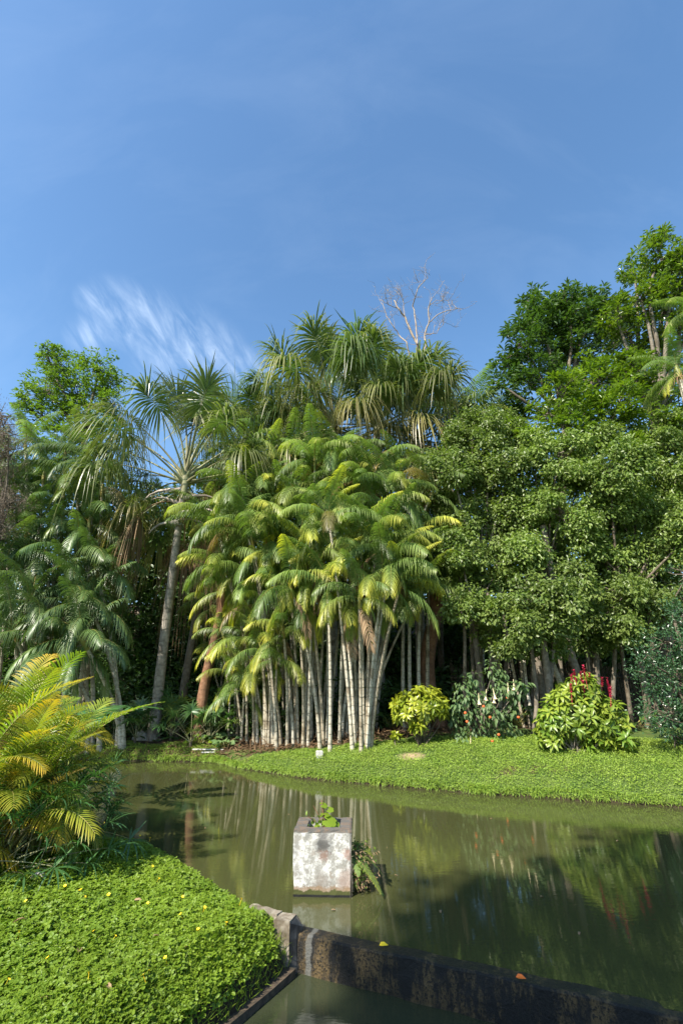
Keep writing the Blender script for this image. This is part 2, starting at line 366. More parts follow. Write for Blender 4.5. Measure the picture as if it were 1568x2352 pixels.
def block_mat():
    m, nt, out = newmat('lichened_white_concrete'); g = NT(nt); o = g.coord('Object')
    sp = nt.nodes.new('ShaderNodeSeparateXYZ'); nt.links.new(o, sp.inputs[0]); z = sp.outputs[2]
    fine = g.noise(38, 6, o, .7); mid = g.noise(11, 6, o, .7); big = g.noise(4.5, 4, o)
    col = g.mix(g.ramp(mid, .42, .60), (.26, .25, .22), (.52, .515, .48))
    col = g.mix(g.ramp(fine, .54, .66), col, (.20, .185, .15))
    col = g.mix(g.ramp(big, .62, .72), col, (.27, .23, .19))
    def spot(c, r, s, colr, k):
        nonlocal col
        v = nt.nodes.new('ShaderNodeVectorMath'); v.operation = 'DISTANCE'; nt.links.new(o, v.inputs[0]); v.inputs[1].default_value = c
        d = g.math('ADD', v.outputs['Value'], g.math('MULTIPLY', g.math('SUBTRACT', fine, .5), .22))
        col = g.mix(g.math('MULTIPLY', g.ramp(d, r + s, r - s), k), col, colr)
    spot((.01, -.27, .50), .085, .05, (.07, .068, .062), .95); spot((.015, -.27, .62), .07, .05, (.16, .15, .14), .7)
    spot((.02, -.27, .40), .055, .03, (.18, .11, .08), .8)
    spot((.0, -.27, .13), .09, .05, (.17, .14, .11), .7); spot((.30, -.27, .15), .12, .05, (.27, .20, .16), .8); spot((.30, -.27, .42), .05, .03, (.25, .13, .09), .7)
    rim = g.ramp(g.math('ADD', z, g.math('MULTIPLY', mid, .03)), .635, .655)
    col = g.mix(rim, col, g.mix(g.ramp(mid, .45, .6), (.10, .095, .085), (.15, .11, .08)))
    zz = g.math('ADD', z, g.math('MULTIPLY', g.math('SUBTRACT', mid, .5), .12))
    col = g.mix(g.math('MULTIPLY', g.ramp(zz, .11, .085), .8), col, (.20, .13, .07))
    col = g.mix(g.ramp(zz, .075, .055), col, (.055, .06, .018))
    col = g.mix(g.ramp(z, .028, .018), col, (.012, .012, .012))
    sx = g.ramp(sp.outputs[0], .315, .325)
    col = g.mix(g.math('MULTIPLY', sx, .7), col, (.07, .06, .05))  # right face darkened: the side away from the sun, shade put into the colour
    p = g.pbsdf(col, .9, .25, g.bump(g.math('ADD', fine, mid), .55, .012)); nt.links.new(p.outputs[0], out.inputs[0]); return m
M['block'] = block_mat()
def weir_mat():
    m, nt, out = newmat('wet_black_concrete'); g = NT(nt)
    n1 = g.noise(2.6, 6, g.coord('Object', (1.6, 1, .3)), .7); n2 = g.noise(14, 8, g.coord('Object', (1, 1, .45)), .8); n3 = g.noise(45, 6, g.coord('Object'), .7)
    f = g.math('ADD', g.math('MULTIPLY', n1, 1.0), g.math('MULTIPLY', g.math('SUBTRACT', n2, .5), .8))
    col = g.mix(g.ramp(f, .46, .66), (.014, .014, .013), (.105, .074, .034)); col = g.mix(g.ramp(n3, .50, .58), col, (.012, .012, .011)); col = g.mix(g.ramp(n2, .66, .72), col, (.22, .19, .14))
    sp = nt.nodes.new('ShaderNodeSeparateXYZ'); nt.links.new(g.coord('Object'), sp.inputs[0])
    d = g.math('ABSOLUTE', g.math('SUBTRACT', sp.outputs[0], g.math('ADD', .15, g.math('MULTIPLY', g.noise(9, 3, g.coord('Object')), .07))))
    col = g.mix(g.math('MULTIPLY', g.ramp(d, .04, .02), .75), col, (.14, .14, .125))
    p = g.pbsdf(col, .5, .25, g.bump(g.math('ADD', g.math('ADD', n1, n2), n3), .9, .02)); nt.links.new(p.outputs[0], out.inputs[0]); return m
M['weir'] = weir_mat()
M['concrete'] = barkmat('aged_concrete', (.22, .19, .15), (.36, .34, .29), (.12, .10, .07), sc=16)
M['concrete_dark'] = barkmat('damp_concrete', (.05, .04, .03), (.10, .075, .05), (.03, .035, .02), sc=14)
M['tar'] = simple('black_wet_cap', (.015, .015, .015), .3, .6, 12, (.05, .05, .05))

# ------------------------------------------------------------------ ground, water
def grid_axis(lo, hi, d0, far):
    a = list(np.arange(lo, hi + 1e-6, d0)); s = d0; x = lo
    L_ = []; 
    while x > -far: s *= 1.35; x -= s; L_.append(x)
    s = d0; x = hi; H_ = []
    while x < far: s *= 1.35; x += s; H_.append(x)
    return np.array(L_[::-1] + a + H_)
gx = grid_axis(-9, 9, .085, 900); gy = grid_axis(2.2, 18.5, .085, 900)
X_, Y_ = np.meshgrid(gx, gy); Z_ = np.concatenate([hz(a, b) for a, b in zip(np.array_split(X_.ravel(), 8), np.array_split(Y_.ravel(), 8))])
nx, ny = len(gx), len(gy); i_ = (np.arange(ny - 1)[:, None] * nx + np.arange(nx - 1)[None]).ravel()
mb = MB(); mb.add(np.stack([X_.ravel(), Y_.ravel(), Z_], 1), np.stack([i_, i_ + 1, i_ + nx + 1, i_ + nx], 1))
tag(link('ground', mb.mesh('ground', M['soil'], True)), kind='structure')
wl = np.array([(-.46, 5.80), (9.2, 1.76), (22, -1)])
def flat(name, pts, z, mat):
    mb = MB(); mb.add([(x, y, z) for x, y in pts], [tuple(range(len(pts)))]); tag(link(name, mb.mesh(name, mat)), kind='structure')
flat('pond_water', [(-24, 4.6), (-1.2, 5.2), (-.46, 5.80), (9.2, 1.76), (22, -1), (24, 24), (-24, 24)], 0.0, M['water'])
flat('basin_water', [(-.42, 5.70), (-1.0, 4.96), (-2.3, 2.8), (-2.6, 1.5), (9.2, .5), (9.2, 1.66)], -.28, M['water_low'])

# ------------------------------------------------------------------ weir, end post, edging, planter block
wd = np.array([9.66, -4.04]); wlen = float(np.linalg.norm(wd)); wa = math.atan2(wd[1], wd[0])
mb = MB(); nseg = 60
xs = np.linspace(0, wlen, nseg + 1); top = .012 + .006 * RNG.normal(size=nseg + 1); fr = .008 * RNG.normal(size=nseg + 1)
rows = [(-.11, -.9), (-.115, -.28), (-.115, -.02)]
V = []
for i, x in enumerate(xs):
    V += [(x, -.11 + fr[i] * .5, -.9), (x, -.115 + fr[i], -.15), (x, -.105, top[i] - .012), (x, -.085, top[i]), (x, .06, top[i] - .004), (x, .07, -.9)]
F = [(i * 6 + k, i * 6 + 6 + k, i * 6 + 7 + k, i * 6 + 1 + k) for i in range(nseg) for k in range(5)]
mb.add(V, F)
weir = link('weir_wall', mb.mesh('weir_wall', M['weir'], False), loc=(-.44, 5.80, 0), rz=wa)
tag(weir, 'low black wet weir wall crossing the pond, streaked brown, water behind it', 'weir')
mb = MB(); pc = onz(655, 2118, .18)
V = np.array([.85, .9, 1]) * np.array([(-.11, -.09, -.5), (.09, -.10, -.5), (.10, .12, -.5), (-.10, .13, -.5), (-.105, -.085, .125), (.085, -.09, .13), (.09, .12, .12), (-.10, .12, .122)])
mb.add(V, [(0, 1, 5, 4), (1, 2, 6, 5), (2, 3, 7, 6), (3, 0, 4, 7), (4, 5, 6, 7)])
post = link('concrete_post', mb.mesh('concrete_post', M['concrete']), loc=(-.55, 5.72, 0), rz=-.25)
tag(post, 'short grey concrete post where the weir wall meets the grassy bank', 'post')
mb = MB(); V = np.array([(.086, -.09, -.45), (.15, -.03, -.42), (.16, .08, -.40), (.09, .12, -.42), (.076, -.084, .115), (.12, -.03, .09), (.17, .05, .05), (.085, .11, .11), (.10, .02, .125)])
mb.add(V, [(0, 1, 5, 4), (1, 2, 6, 5), (2, 3, 7, 6)]); mb.add(V, [(4, 5, 8), (5, 6, 8), (6, 7, 8), (7, 4, 8)])
link('tar_cap', mb.mesh('tar_cap', M['tar']), post)
def edging(name, pts, w, zb, zt, mat, label):
    mb = MB(); pts = np.array(pts, float); T = nrm(np.gradient(pts, axis=0)); Nn = np.stack([-T[:, 1], T[:, 0]], 1)
    V = []
    for p, n in zip(pts, Nn):
        j = RNG.normal() * .006
        V += [(*(p + n * w / 2), zb), (*(p + n * w / 2), zt + j), (*(p - n * w / 2), zt + j * .5), (*(p - n * w / 2), zb)]
    F = [(i * 4 + k, i * 4 + 4 + k, i * 4 + 5 + k, i * 4 + 1 + k) for i in range(len(pts) - 1) for k in range(3)] + [(0, 1, 2, 3), tuple(4 * (len(pts) - 1) + np.array([3, 2, 1, 0]))]
    mb.add(V, F); tag(link(name, mb.mesh(name, mat)), label, 'edging')
e0, e1 = np.array([-.62, 5.80]), onz(575, 2076, .14)[:2]
edging('concrete_edging', [e0 + (e1 - e0) * t for t in np.linspace(0, 1, 7)], .09, -.5, .135, M['concrete'], 'pale concrete edging at the pond side of the clover bank, by the post')
bp = [np.array([-.47, 5.62]), np.array([-.66, 5.30]), np.array([-.90, 4.89]), np.array([-1.18, 4.40]), np.array([-1.45, 3.93]), np.array([-1.8, 3.3])]
edging('basin_edging', bp, .10, -.8, -.22, M['concrete_dark'], 'dark damp concrete ledge along the lower basin under the clover bank')
bw = .33; mb = MB(); bd_ = .27
prof = [(-.6, 1.0), (0, 1.0), (.08, .998), (.3, 1.015), (.5, 1.025), (.62, 1.03), (.637, 1.042), (.66, 1.03)]
V = []; ns = 10
def sq(k, z, ax, ay, jit):
    out = []
    for (a, b) in (((-1, -1), (1, -1)), ((1, -1), (1, 1)), ((1, 1), (-1, 1)), ((-1, 1), (-1, -1))):
        for i in range(ns):
            t = i / ns; x = (a[0] + (b[0] - a[0]) * t) * ax * k; y = (a[1] + (b[1] - a[1]) * t) * ay * k
            out.append((x + RNG.normal() * jit, y + RNG.normal() * jit, z + RNG.normal() * jit))
    return out
for z, k in prof: V += sq(k, z, bw, bd_, .0025)
for (ax, z) in ((.20, .658), (.195, .50)): V += sq(1, z, ax, ax * .82, .002)
n4 = 4 * ns; rws = len(prof) + 2
F = [(r * n4 + i, r * n4 + (i + 1) % n4, (r + 1) * n4 + (i + 1) % n4, (r + 1) * n4 + i) for r in range(rws - 1) for i in range(n4)]
mb.add(V, F); mb.add(V[-n4:], [tuple(range(n4))])
bc = onz(741, 2061, 0)[:2]
block = link('planter_block', mb.mesh('planter_block', M['block']), loc=(bc[0], bc[1] + bd_, 0), rz=R(-2))
tag(block, 'square white weathered concrete planter block standing in the pond', 'planter')
BX, BY = bc[0], bc[1] + bd_

# ------------------------------------------------------------------ palm fronds (gravity baked in, +X outward)
def pinnate(length, a0, a1, npairs, lfl, wid, droop, fold=.35, sweep=.5, seed=0, petf=.12, curl=1.0, name='frond', mat='frond', pet='petiole_green', rr=.012, gap=0.0, side=0.0):
    rg = np.random.default_rng(seed); mb = MB(); m = 18
    t = np.linspace(0, 1, m); ang = a0 + (a1 - a0) * t ** curl; ds = length / (m - 1)
    sa = side * t ** 2
    P = np.zeros((m, 3))
    for i in range(1, m):
        a = (ang[i] + ang[i - 1]) / 2; P[i] = P[i - 1] + ds * np.array([math.cos(a) * math.cos(sa[i]), math.cos(a) * math.sin(sa[i]), math.sin(a)])
    tube(mb, P, np.linspace(rr, rr * .25, m), 4, .8, False, 1)
    ts = np.linspace(petf, .995, npairs); K = 5
    s = np.linspace(0, 1, K); wp = np.array([.55, 1.0, .9, .6, .04])
    T = nrm(np.gradient(P, axis=0))
    for sd in (-1, 1):
        tt = np.clip(ts + rg.normal(size=npairs) * .002, 0, 1)
        if gap: keep = rg.random(npairs) > gap; tt = tt[keep]
        n = len(tt); O = np.stack([np.interp(tt, t, P[:, c]) for c in range(3)], 1); TT = nrm(np.stack([np.interp(tt, t, T[:, c]) for c in range(3)], 1))
        side_v = nrm(np.cross(TT, np.array([0, 0, 1.0]) + 0 * TT)); side_v = side_v * sd
        up = np.cross(side_v * sd, TT); up = np.where(up[:, 2:3] < 0, -up, up)
        q = (tt - petf) / (1 - petf)
        pr = np.sin(np.clip(.12 + q * .86, 0, 1) * math.pi) ** .55
        L = lfl * pr * (1 + rg.normal(size=n) * .06)
        sw = sweep * (.6 + .9 * q)
        D = nrm(side_v + sw[:, None] * TT + fold * up + rg.normal(size=(n, 3)) * .05)
        dr = droop * (1 + rg.normal(size=n) * .15)
        pts = O[:, None] + L[:, None, None] * (D[:, None] * s[None, :, None] * (1 - .25 * droop * s[None, :, None]))
        pts[..., 2] -= (L * dr)[:, None] * (s[None] ** 1.9) * .75
        tan = nrm(np.gradient(pts, axis=1)); wv = nrm(TT[:, None] - (np.sum(TT[:, None] * tan, -1, keepdims=True)) * tan)
        w = wid * (.7 + .3 * pr)[:, None] * wp[None]
        A = pts - wv * (w / 2)[..., None]; B = pts + wv * (w / 2)[..., None]
        V = np.stack([A, B], 2).reshape(-1, 3)
        i0 = (np.arange(n)[:, None] * K * 2 + np.arange(K - 1)[None] * 2).ravel()
        F = np.stack([i0, i0 + 1, i0 + 3, i0 + 2], 1)
        tint = np.repeat(rg.random(n), K * 2); along = np.clip((.55 * q[:, None] + .45 * s[None]), 0, 1)
        mb.add(V, F, tint, np.repeat(along.ravel(), 2))
    return mb.mesh(name, [M[mat], M[pet]], True)
def fan(petl, incl, R_, nseg, wid, droop, spread=150, cup=.25, seed=0, mat='fan', name='fan_leaf', pr=.035, costa=.5, pet='petiole', arch=.25):
    rg = np.random.default_rng(seed); mb = MB(); m = 12
    t = np.linspace(0, 1, m); ang = incl + arch * (.5 - t); P = np.zeros((m, 3)); ds = petl / (m - 1)
    for i in range(1, m): a = (ang[i] + ang[i - 1]) / 2; P[i] = P[i - 1] + ds * np.array([math.cos(a), 0, math.sin(a)])
    w = np.concatenate([[3.0, 2.1, 1.5], np.linspace(1.1, .5, m - 3)]) * pr
    tube(mb, P, w, 6, .5, False, 1)
    a = ang[-1]; e1 = np.array([math.cos(a), 0, math.sin(a)]); e2 = np.array([0, 1.0, 0]); nn = np.array([-math.sin(a), 0, math.cos(a)])
    mc = 5; C = [P[-1]]; ac = a
    for i in range(mc): ac -= .16; C.append(C[-1] + costa * R_ / mc * np.array([math.cos(ac), 0, math.sin(ac)]))
    C = np.array(C); tube(mb, C, np.linspace(pr * .45, pr * .1, len(C)), 4, .5, False, 1)
    K = 7; s = np.linspace(0, 1, K); wp = np.array([.25, .75, 1, .9, .7, .4, .03])
    ph = np.radians(np.linspace(-spread, spread, nseg)) + rg.normal(size=nseg) * .03
    f = np.clip(np.cos(ph / 2) ** 2, 0, 1) * (len(C) - 1) * .9
    O = np.stack([np.interp(f, np.arange(len(C)), C[:, c]) for c in range(3)], 1)
    D = nrm(np.cos(ph)[:, None] * e1 + np.sin(ph)[:, None] * e2 + (cup + rg.normal(size=nseg) * .22)[:, None] * nn)
    L = R_ * (.82 + .18 * np.cos(ph)) * (1 + rg.normal(size=nseg) * .08)
    dr = np.abs(droop * (1 + rg.normal(size=nseg) * .35))
    pts = O[:, None] + L[:, None, None] * D[:, None] * (s - .22 * min(droop, 1.4) * s ** 2)[None, :, None]
    pts[..., 2] -= (L * dr)[:, None] * (s[None] ** 2.4) * .7
    tan = nrm(np.gradient(pts, axis=1)); side = nrm(np.cross(D, nn + 0 * D))
    wv = side[:, None] - np.sum(side[:, None] * tan, -1, keepdims=True) * tan; wv = nrm(wv)
    ww = wid * wp[None] * (1 + 0 * L[:, None])
    A = pts - wv * (ww / 2)[..., None]; B = pts + wv * (ww / 2)[..., None]
    V = np.stack([A, B], 2).reshape(-1, 3); i0 = (np.arange(nseg)[:, None] * K * 2 + np.arange(K - 1)[None] * 2).ravel()
    mb.add(V, np.stack([i0, i0 + 1, i0 + 3, i0 + 2], 1), np.repeat(rg.random(nseg), K * 2), np.repeat(np.tile(s, nseg), 2))
    return mb.mesh(name, [M[mat], M[pet]], True)
FR = {}
for v in range(3):
    FR['up', v] = pinnate(2.0, R(80 - 4 * v), R(14), 38, .50, 0.038, .85, seed=v)
    FR['mid', v] = pinnate(2.1, R(58 - 6 * v), R(-48), 40, .58, 0.035, 1.15, seed=10 + v)
    FR['low', v] = pinnate(2.0, R(24 - 8 * v), R(-76), 38, .56, 0.034, 1.3, seed=20 + v)
    FR['hang', v] = pinnate(1.8, R(-8 - 8 * v), R(-88), 36, .48, 0.034, 1.3, seed=30 + v)
SPEAR = pinnate(1.7, R(88), R(76), 30, .28, .03, .3, fold=1.2, sweep=1.6, seed=50)
DEADF = pinnate(1.5, R(-30), R(-92), 34, .34, .03, 1.3, seed=51, mat='dead_leaf', pet='dead_leaf', gap=.25, name='dead_frond')
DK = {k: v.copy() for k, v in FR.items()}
for me in DK.values(): me.materials[0] = M['frond_shade']

CROWNSHAFT = None
def feather_palm(base, top, label, group, seed, yellow=.0, r=.06, nf=9, scale=1.0, dark=False, dead=0, kinds=None, name='feather_palm', bend=.6, dry=False):
    rg = random.Random(seed); b = np.array(base, float); tp = np.array(top, float)
    root = link(name, None, loc=b); tag(root, label, 'palm', group)
    lean = tp - b; t = np.linspace(0, 1, 9)
    P = np.stack([lean[0] * (t * (1 - bend) + bend * t ** 2), lean[1] * (t * (1 - bend) + bend * t ** 2), lean[2] * t - .15 * (t == 0)], 1)
    wob = rg.uniform(-.05, .05); P[:, 0] += wob * np.sin(t * math.pi) * min(1, abs(lean[2]) / 6)
    mb = MB(); tube(mb, P, np.concatenate([[r * 1.5, r * 1.15], np.linspace(r * 1.05, r * .8, 7)]), 8, .5, True, 0)
    link('trunk', mb.mesh('trunk', M['ptrunk'], True), root)
    mb = MB(); cs = np.array([lean - nrm(P[-1] - P[-2]) * .0 + nrm(P[-1] - P[-2]) * d for d in (-.05, .25, .5)]); tube(mb, cs, [r * .95, r * 1.05, r * .5], 6, .5, False)
    link('crownshaft', mb.mesh('crownshaft', M['petiole_green'], True), root)
    K = FR if not dark else DK; a = rg.uniform(0, 6.28)
    for i in range(nf):
        q = i / max(1, nf - 1)
        k = 'up' if q < .28 else 'mid' if q < .6 else 'low' if q < .88 else 'hang'
        if kinds: k = kinds[i % len(kinds)]
        o = link('frond', K[k, rg.randrange(3)], root, P[-1] + nrm(P[-1] - P[-2]) * (.45 - .3 * q))
        a += 2.399 + rg.uniform(-.3, .3); sc = scale * rg.uniform(.82, 1.1)
        o.rotation_euler = (rg.uniform(-.12, .12), rg.uniform(-.12, .12), a); o.scale = (sc, sc, sc)
        yv = yellow * (rg.uniform(.9, 1.5) if rg.random() < .25 + .4 * q else rg.uniform(0, .35)); o.color = (min(1, yv), rg.uniform(.5, 1) if rg.random() < .035 and q > .5 else 0, 0, 1)
    if rg.random() < .3 and not dark and yellow > 0:
        o.color = (1, 0, 0, 1)
    for j in range(dead):
        o = link('dead_frond', DEADF, root, P[-1]); o.rotation_euler = (0, 0, rg.uniform(0, 6.28))
    return root
ordn = ['leftmost', 'second', 'third', 'fourth', 'fifth', 'sixth', 'seventh', 'eighth', 'ninth', 'tenth', 'eleventh', 'twelfth', 'thirteenth', 'fourteenth', 'fifteenth', 'sixteenth',
        'seventeenth', 'eighteenth', 'nineteenth', 'twentieth', 'twenty-first', 'twenty-second', 'twenty-third', 'twenty-fourth', 'twenty-fifth', 'twenty-sixth', 'twenty-seventh', 'twenty-eighth', 'twenty-ninth', 'thirtieth'] + ['thirty-' + w for w in ('first', 'second', 'third', 'fourth', 'fifth', 'sixth', 'seventh', 'eighth', 'ninth')]
def nth(i): return 'leftmost' if i == 0 else ordn[i] + ' from left'
GP = 'slender palms of the big clump behind the far bank'
front = [(300, 1240, 320, 880), (345, 1300, 365, 1010), (375, 1290, 375, 720), (415, 1325, 430, 1080), (445, 1330, 420, 440), (535, 1340, 505, 640), (560, 1340, 600, 560),
         (625, 1345, 535, 870), (655, 1350, 640, 770), (690, 1345, 560, 330), (710, 1340, 660, 430), (740, 1350, 715, 640), (765, 1345, 790, 450), (830, 1355, 690, 560),
         (850, 1340, 740, 270), (880, 1370, 870, 560), (868, 1330, 850, 380), (1000, 1365, 880, 190), (1010, 1340, 920, 430), (1020, 1300, 1000, 560), (1045, 1375, 1035, 610),
         (1060, 1340, 1045, 300), (1075, 1350, 1120, 330), (1080, 1355, 1150, 520), (1095, 1352, 1240, 540), (1088, 1350, 1190, 420), (930, 1330, 950, 660), (790, 1300, 640, 210)]
front += [(330, 1270, 255, 900), (360, 1290, 265, 640), (395, 1310, 345, 560), (420, 1320, 330, 790), (480, 1335, 470, 960), (500, 1335, 450, 820), (590, 1345, 600, 930), (550, 1340, 480, 520)]
front.sort()
def hue(s):
    return s
for i, (bx, by, tx, ty) in enumerate(front):
    b = gp(*z5(bx, by)); T = at(*z5(tx, ty), b[1] - .55 - .2 * random.random())
    lowc = ty > 600
    feather_palm(b, T, f'slender pale-trunked palm, {nth(i)} in the front row of the clump' + (', low crown' if lowc else ''), GP, 100 + i, yellow=.75 if i % 3 else .95,
                 r=.048 if bx > 600 else .041, nf=8 if lowc else 10, scale=(.80 if lowc else .95) * (.88 if tx < 420 else 1), dead=1 if i % 2 == 0 and ty < 800 else 0)
back = [(290, 230), (335, 440), (400, 60), (440, 180), (530, 40), (640, 90), (740, 50), (850, 120), (960, 30), (1060, 40), (1120, 170), (1190, 60), (1330, 260), (1400, 50), (1000, 200),
        (1290, 420), (560, -120), (680, -130), (800, -110), (900, -135), (1000, -120), (1110, -60), (440, -200), (400, -110), (1240, -30), (1340, 560), (480, 300), (620, 330), (760, 200), (1180, 300)]
back.sort()
for i, (tx, ty) in enumerate(back):
    yd = 15.6 + 2.0 * random.random() + (1.0 if ty < 0 else 0); T = at(*z5(tx, ty), yd - .6)
    bx = T[0] * .5 + .5 * (-.9) + random.uniform(-.35, .35); by = yd + random.uniform(-.2, .8)
    feather_palm((bx, by, hz1(bx, by)), T, f'slender palm with arching fronds, crown {nth(i)} in the back row of the clump', GP, 200 + i, yellow=.38, r=.044, nf=11, scale=1.05, kinds=['up', 'mid', 'low', 'mid', 'low', 'mid', 'hang'])
for i, (bx, tx, ty) in enumerate([(1265, 1270, 560), (1300, 1300, 470), (1347, 1357, 500), (1388, 1400, 440)]):
    p = at(*z5(bx, 1150), 17.0); T = at(*z5(tx, ty), 17.0)
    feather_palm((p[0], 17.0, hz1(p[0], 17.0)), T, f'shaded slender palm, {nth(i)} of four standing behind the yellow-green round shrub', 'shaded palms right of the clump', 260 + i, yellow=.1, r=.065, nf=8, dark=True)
# left stand of palms
left = [(60, 1040), (150, 1060), (215, 1080), (100, 1110), (180, 1130), (20, 1130), (130, 1210), (205, 1220), (60, 1240), (15, 1330), (110, 1290), (180, 1310),
        (80, 1400), (165, 1400), (215, 1410), (200, 1490), (135, 1500), (40, 1470), (-30, 1250), (-20, 1100), (225, 1330), (235, 1140)]
left.sort()
for i, (tx, ty) in enumerate(left):
    yd = 14.9 + (1500 - ty) / 500 * 2.6 + random.random() * .6; T = at(tx, ty, yd)
    bx = T[0] * .9 - .1 + random.uniform(-.5, .5); by = yd + .3 + random.random() * .5
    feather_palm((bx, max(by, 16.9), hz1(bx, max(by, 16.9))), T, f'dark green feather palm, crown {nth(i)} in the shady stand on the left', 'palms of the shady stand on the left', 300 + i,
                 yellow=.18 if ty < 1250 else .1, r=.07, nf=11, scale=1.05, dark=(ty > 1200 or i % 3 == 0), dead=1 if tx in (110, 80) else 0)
for i, (tx, ty, yd, lb) in enumerate([(1062, 985, 19.5, 'feather palm reaching up between the big fan palms and the small-leaved trees'), (1110, 960, 20.5, 'feather palm with fronds against the sky left of the tall dark tree')]):
    T = at(tx, ty, yd); feather_palm((T[0], yd + .5, hz1(T[0], yd + .5)), T, lb, None, 340 + i, yellow=.3, r=.08, nf=11, scale=1.3)

# right-edge tall palms with stiff curved fronds
for i, (tx, ty, yd, lb, s) in enumerate([(1560, 870, 13.2, 'tall palm at the right edge with curved frond and dry hanging strands', .8), (1600, 730, 14.2, 'tallest palm at the right edge, pale fronds above the curved-frond palm', .85)]):
    T = at(tx, ty, yd); bx = T[0] + .3
    root = feather_palm((bx, yd + .6, hz1(bx, yd + .6)), T, lb, None, 350 + i, yellow=.3, r=.11, nf=12, scale=s)
    if i == 0:
        mb = MB(); rg = np.random.default_rng(5)
        for k in range(16):
            d = nrm(np.array([rg.normal() * .7 - .5, -.5 + rg.normal() * .4, .2])); P = np.array([T + d * s_ * .8 + np.array([0, 0, -.7 * s_ ** 2]) for s_ in np.linspace(0, 1, 6)]) - np.array([bx, yd + .6, hz1(bx, yd + .6)])
            tube(mb, P, .009, 3)
        link('seed_strands', mb.mesh('seed_strands', M['dead_leaf']), root)

# ------------------------------------------------------------------ tall fan palms
FAN = {}
for v in range(3):
    FAN['up', v] = fan(2.5, R(76 - v * 5), 1.75, 84, .055, .55, seed=60 + v, cup=.35)
    FAN['mid', v] = fan(2.7, R(50 - v * 7), 1.85, 88, .055, 1.0, seed=70 + v)
    FAN['side', v] = fan(2.7, R(30 - v * 9), 1.85, 88, .055, 1.25, seed=80 + v)
FAN['down', 0] = fan(2.2, R(-22), 1.7, 80, .05, 1.2, seed=90); FAN['down', 1] = fan(2.2, R(-8), 1.7, 80, .05, 1.3, seed=91); FAN['down', 2] = fan(2.1, R(-30), 1.6, 80, .05, 1.2, seed=92)
DEADFAN = fan(1.5, R(-12), 1.6, 90, .035, 2.2, spread=95, seed=95, mat='dead_leaf', pet='dead_leaf', name='dead_fan_leaf', cup=0, arch=1.3)
STUB = {}
for v in range(3):
    mb = MB(); P = np.array([(0, 0, 0), (.25, 0, .03), (.6, 0, .10), (1.0, 0, .10), (1.35, 0, -.02), (1.6, 0, -.25)]) * (1 - .15 * v)
    tube(mb, P, np.array([.13, .11, .065, .045, .035, .02]), 6); STUB[v] = mb.mesh('leaf_base', M['bare'], True)
def fan_palm(base, top, label, seed, r=.17, taper=.85, leaves=(), bend=.4, name='fan_palm', group=None, scale=1.0, stubs=0, dead=()):
    b = np.array(base, float); lean = np.array(top, float) - b; rg = random.Random(seed)
    root = link(name, None, loc=b); tag(root, label, 'palm', group)
    t = np.linspace(0, 1, 14); P = np.stack([lean[0] * (t * (1 - bend) + bend * t ** 2), lean[1] * t, lean[2] * t], 1); P[0, 2] -= .2
    mb = MB(); tube(mb, P, np.concatenate([[r * 1.35, r * 1.12], np.linspace(r, r * taper, 12)]), 14, .5, True, 0, .03)
    link('trunk', mb.mesh('trunk', M['mtrunk'], True), root)
    mb = MB(); c = np.array([lean + np.array([0, 0, d]) for d in (-.5, -.1, .35, .8)]); tube(mb, c, [r * taper, r * taper * 1.2, r * .9, r * .4], 10, .5)
    link('crown_base', mb.mesh('crown_base', M['petiole'], True), root)
    for (k, az, s) in leaves:
        hgt = {'up': .55, 'mid': .35, 'side': .15, 'down': -.1}[k]
        o = link('fan_leaf', FAN[k, rg.randrange(3)], root, lean + np.array([0, 0, hgt])); o.rotation_euler = (rg.uniform(-.1, .1), rg.uniform(-.1, .1), R(az)); o.scale = (s * scale,) * 3
        o.color = (rg.uniform(0, .5) + (.5 if k == 'down' else 0), 0, 0, 1)
    for (az, dz, s) in dead:
        o = link('dead_fan_leaf', DEADFAN, root, lean + np.array([0, 0, dz])); o.rotation_euler = (0, 0, R(az)); o.scale = (s,) * 3
    for i in range(stubs):
        o = link('leaf_base', STUB[i % 3], root, lean + np.array([0, 0, -.15 - .33 * i])); o.rotation_euler = (0, rg.uniform(-.25, .2), R([178, 5, 200, 340, 165, 30][i % 6]))
    return root
b = gp(352, 1700); tp = at(424, 1118, 17.0)
L1 = [('up', 20, 1.15), ('up', 140, 1.2), ('up', 70, 1.15), ('mid', 60, 1.0), ('mid', 200, .95), ('side', 225, .9), ('side', 130, 1), ('down', 170, .85), ('down', 200, .7), ('up', 110, 1.0), ('up', 60, 1.05), ('up', 200, .95), ('up', 300, .95), ('mid', 165, 1.05), ('mid', 20, 1.0), ('mid', 250, .9), ('mid', 95, 1.0), ('mid', 320, .8),
      ('side', 178, .95), ('side', 150, .85), ('side', 5, .95), ('side', 40, .95), ('side', 100, 1.0), ('side', 205, .85), ('side', -25, .8), ('down', 130, .9), ('down', 60, .9), ('down', 15, .8)]
fan_palm(b, tp, 'tall fan palm with bare pale ringed trunk, spreading petioles and hanging dead leaf', 1, r=.19, taper=.62, leaves=L1, scale=1.12, stubs=5, dead=((186, -.75, 1.0), (60, -1.3, .9), (100, -1.2, 1.0), (20, -1.4, .8)))
LN = [('up', 90, 1), ('up', 0, 1), ('up', 180, 1), ('up', 270, .95), ('up', 45, 1), ('mid', 30, 1), ('mid', 75, 1), ('mid', 120, 1), ('mid', 165, 1), ('mid', 210, 1), ('mid', 255, 1), ('mid', 300, 1), ('mid', 345, 1),
      ('side', 0, 1), ('side', 50, 1), ('side', 100, 1), ('side', 150, 1), ('side', 195, 1), ('side', 240, 1), ('side', 285, 1), ('side', 330, 1), ('down', 20, 1), ('down', 160, 1), ('down', 230, 1), ('down', 290, 1), ('down', 340, 1)]
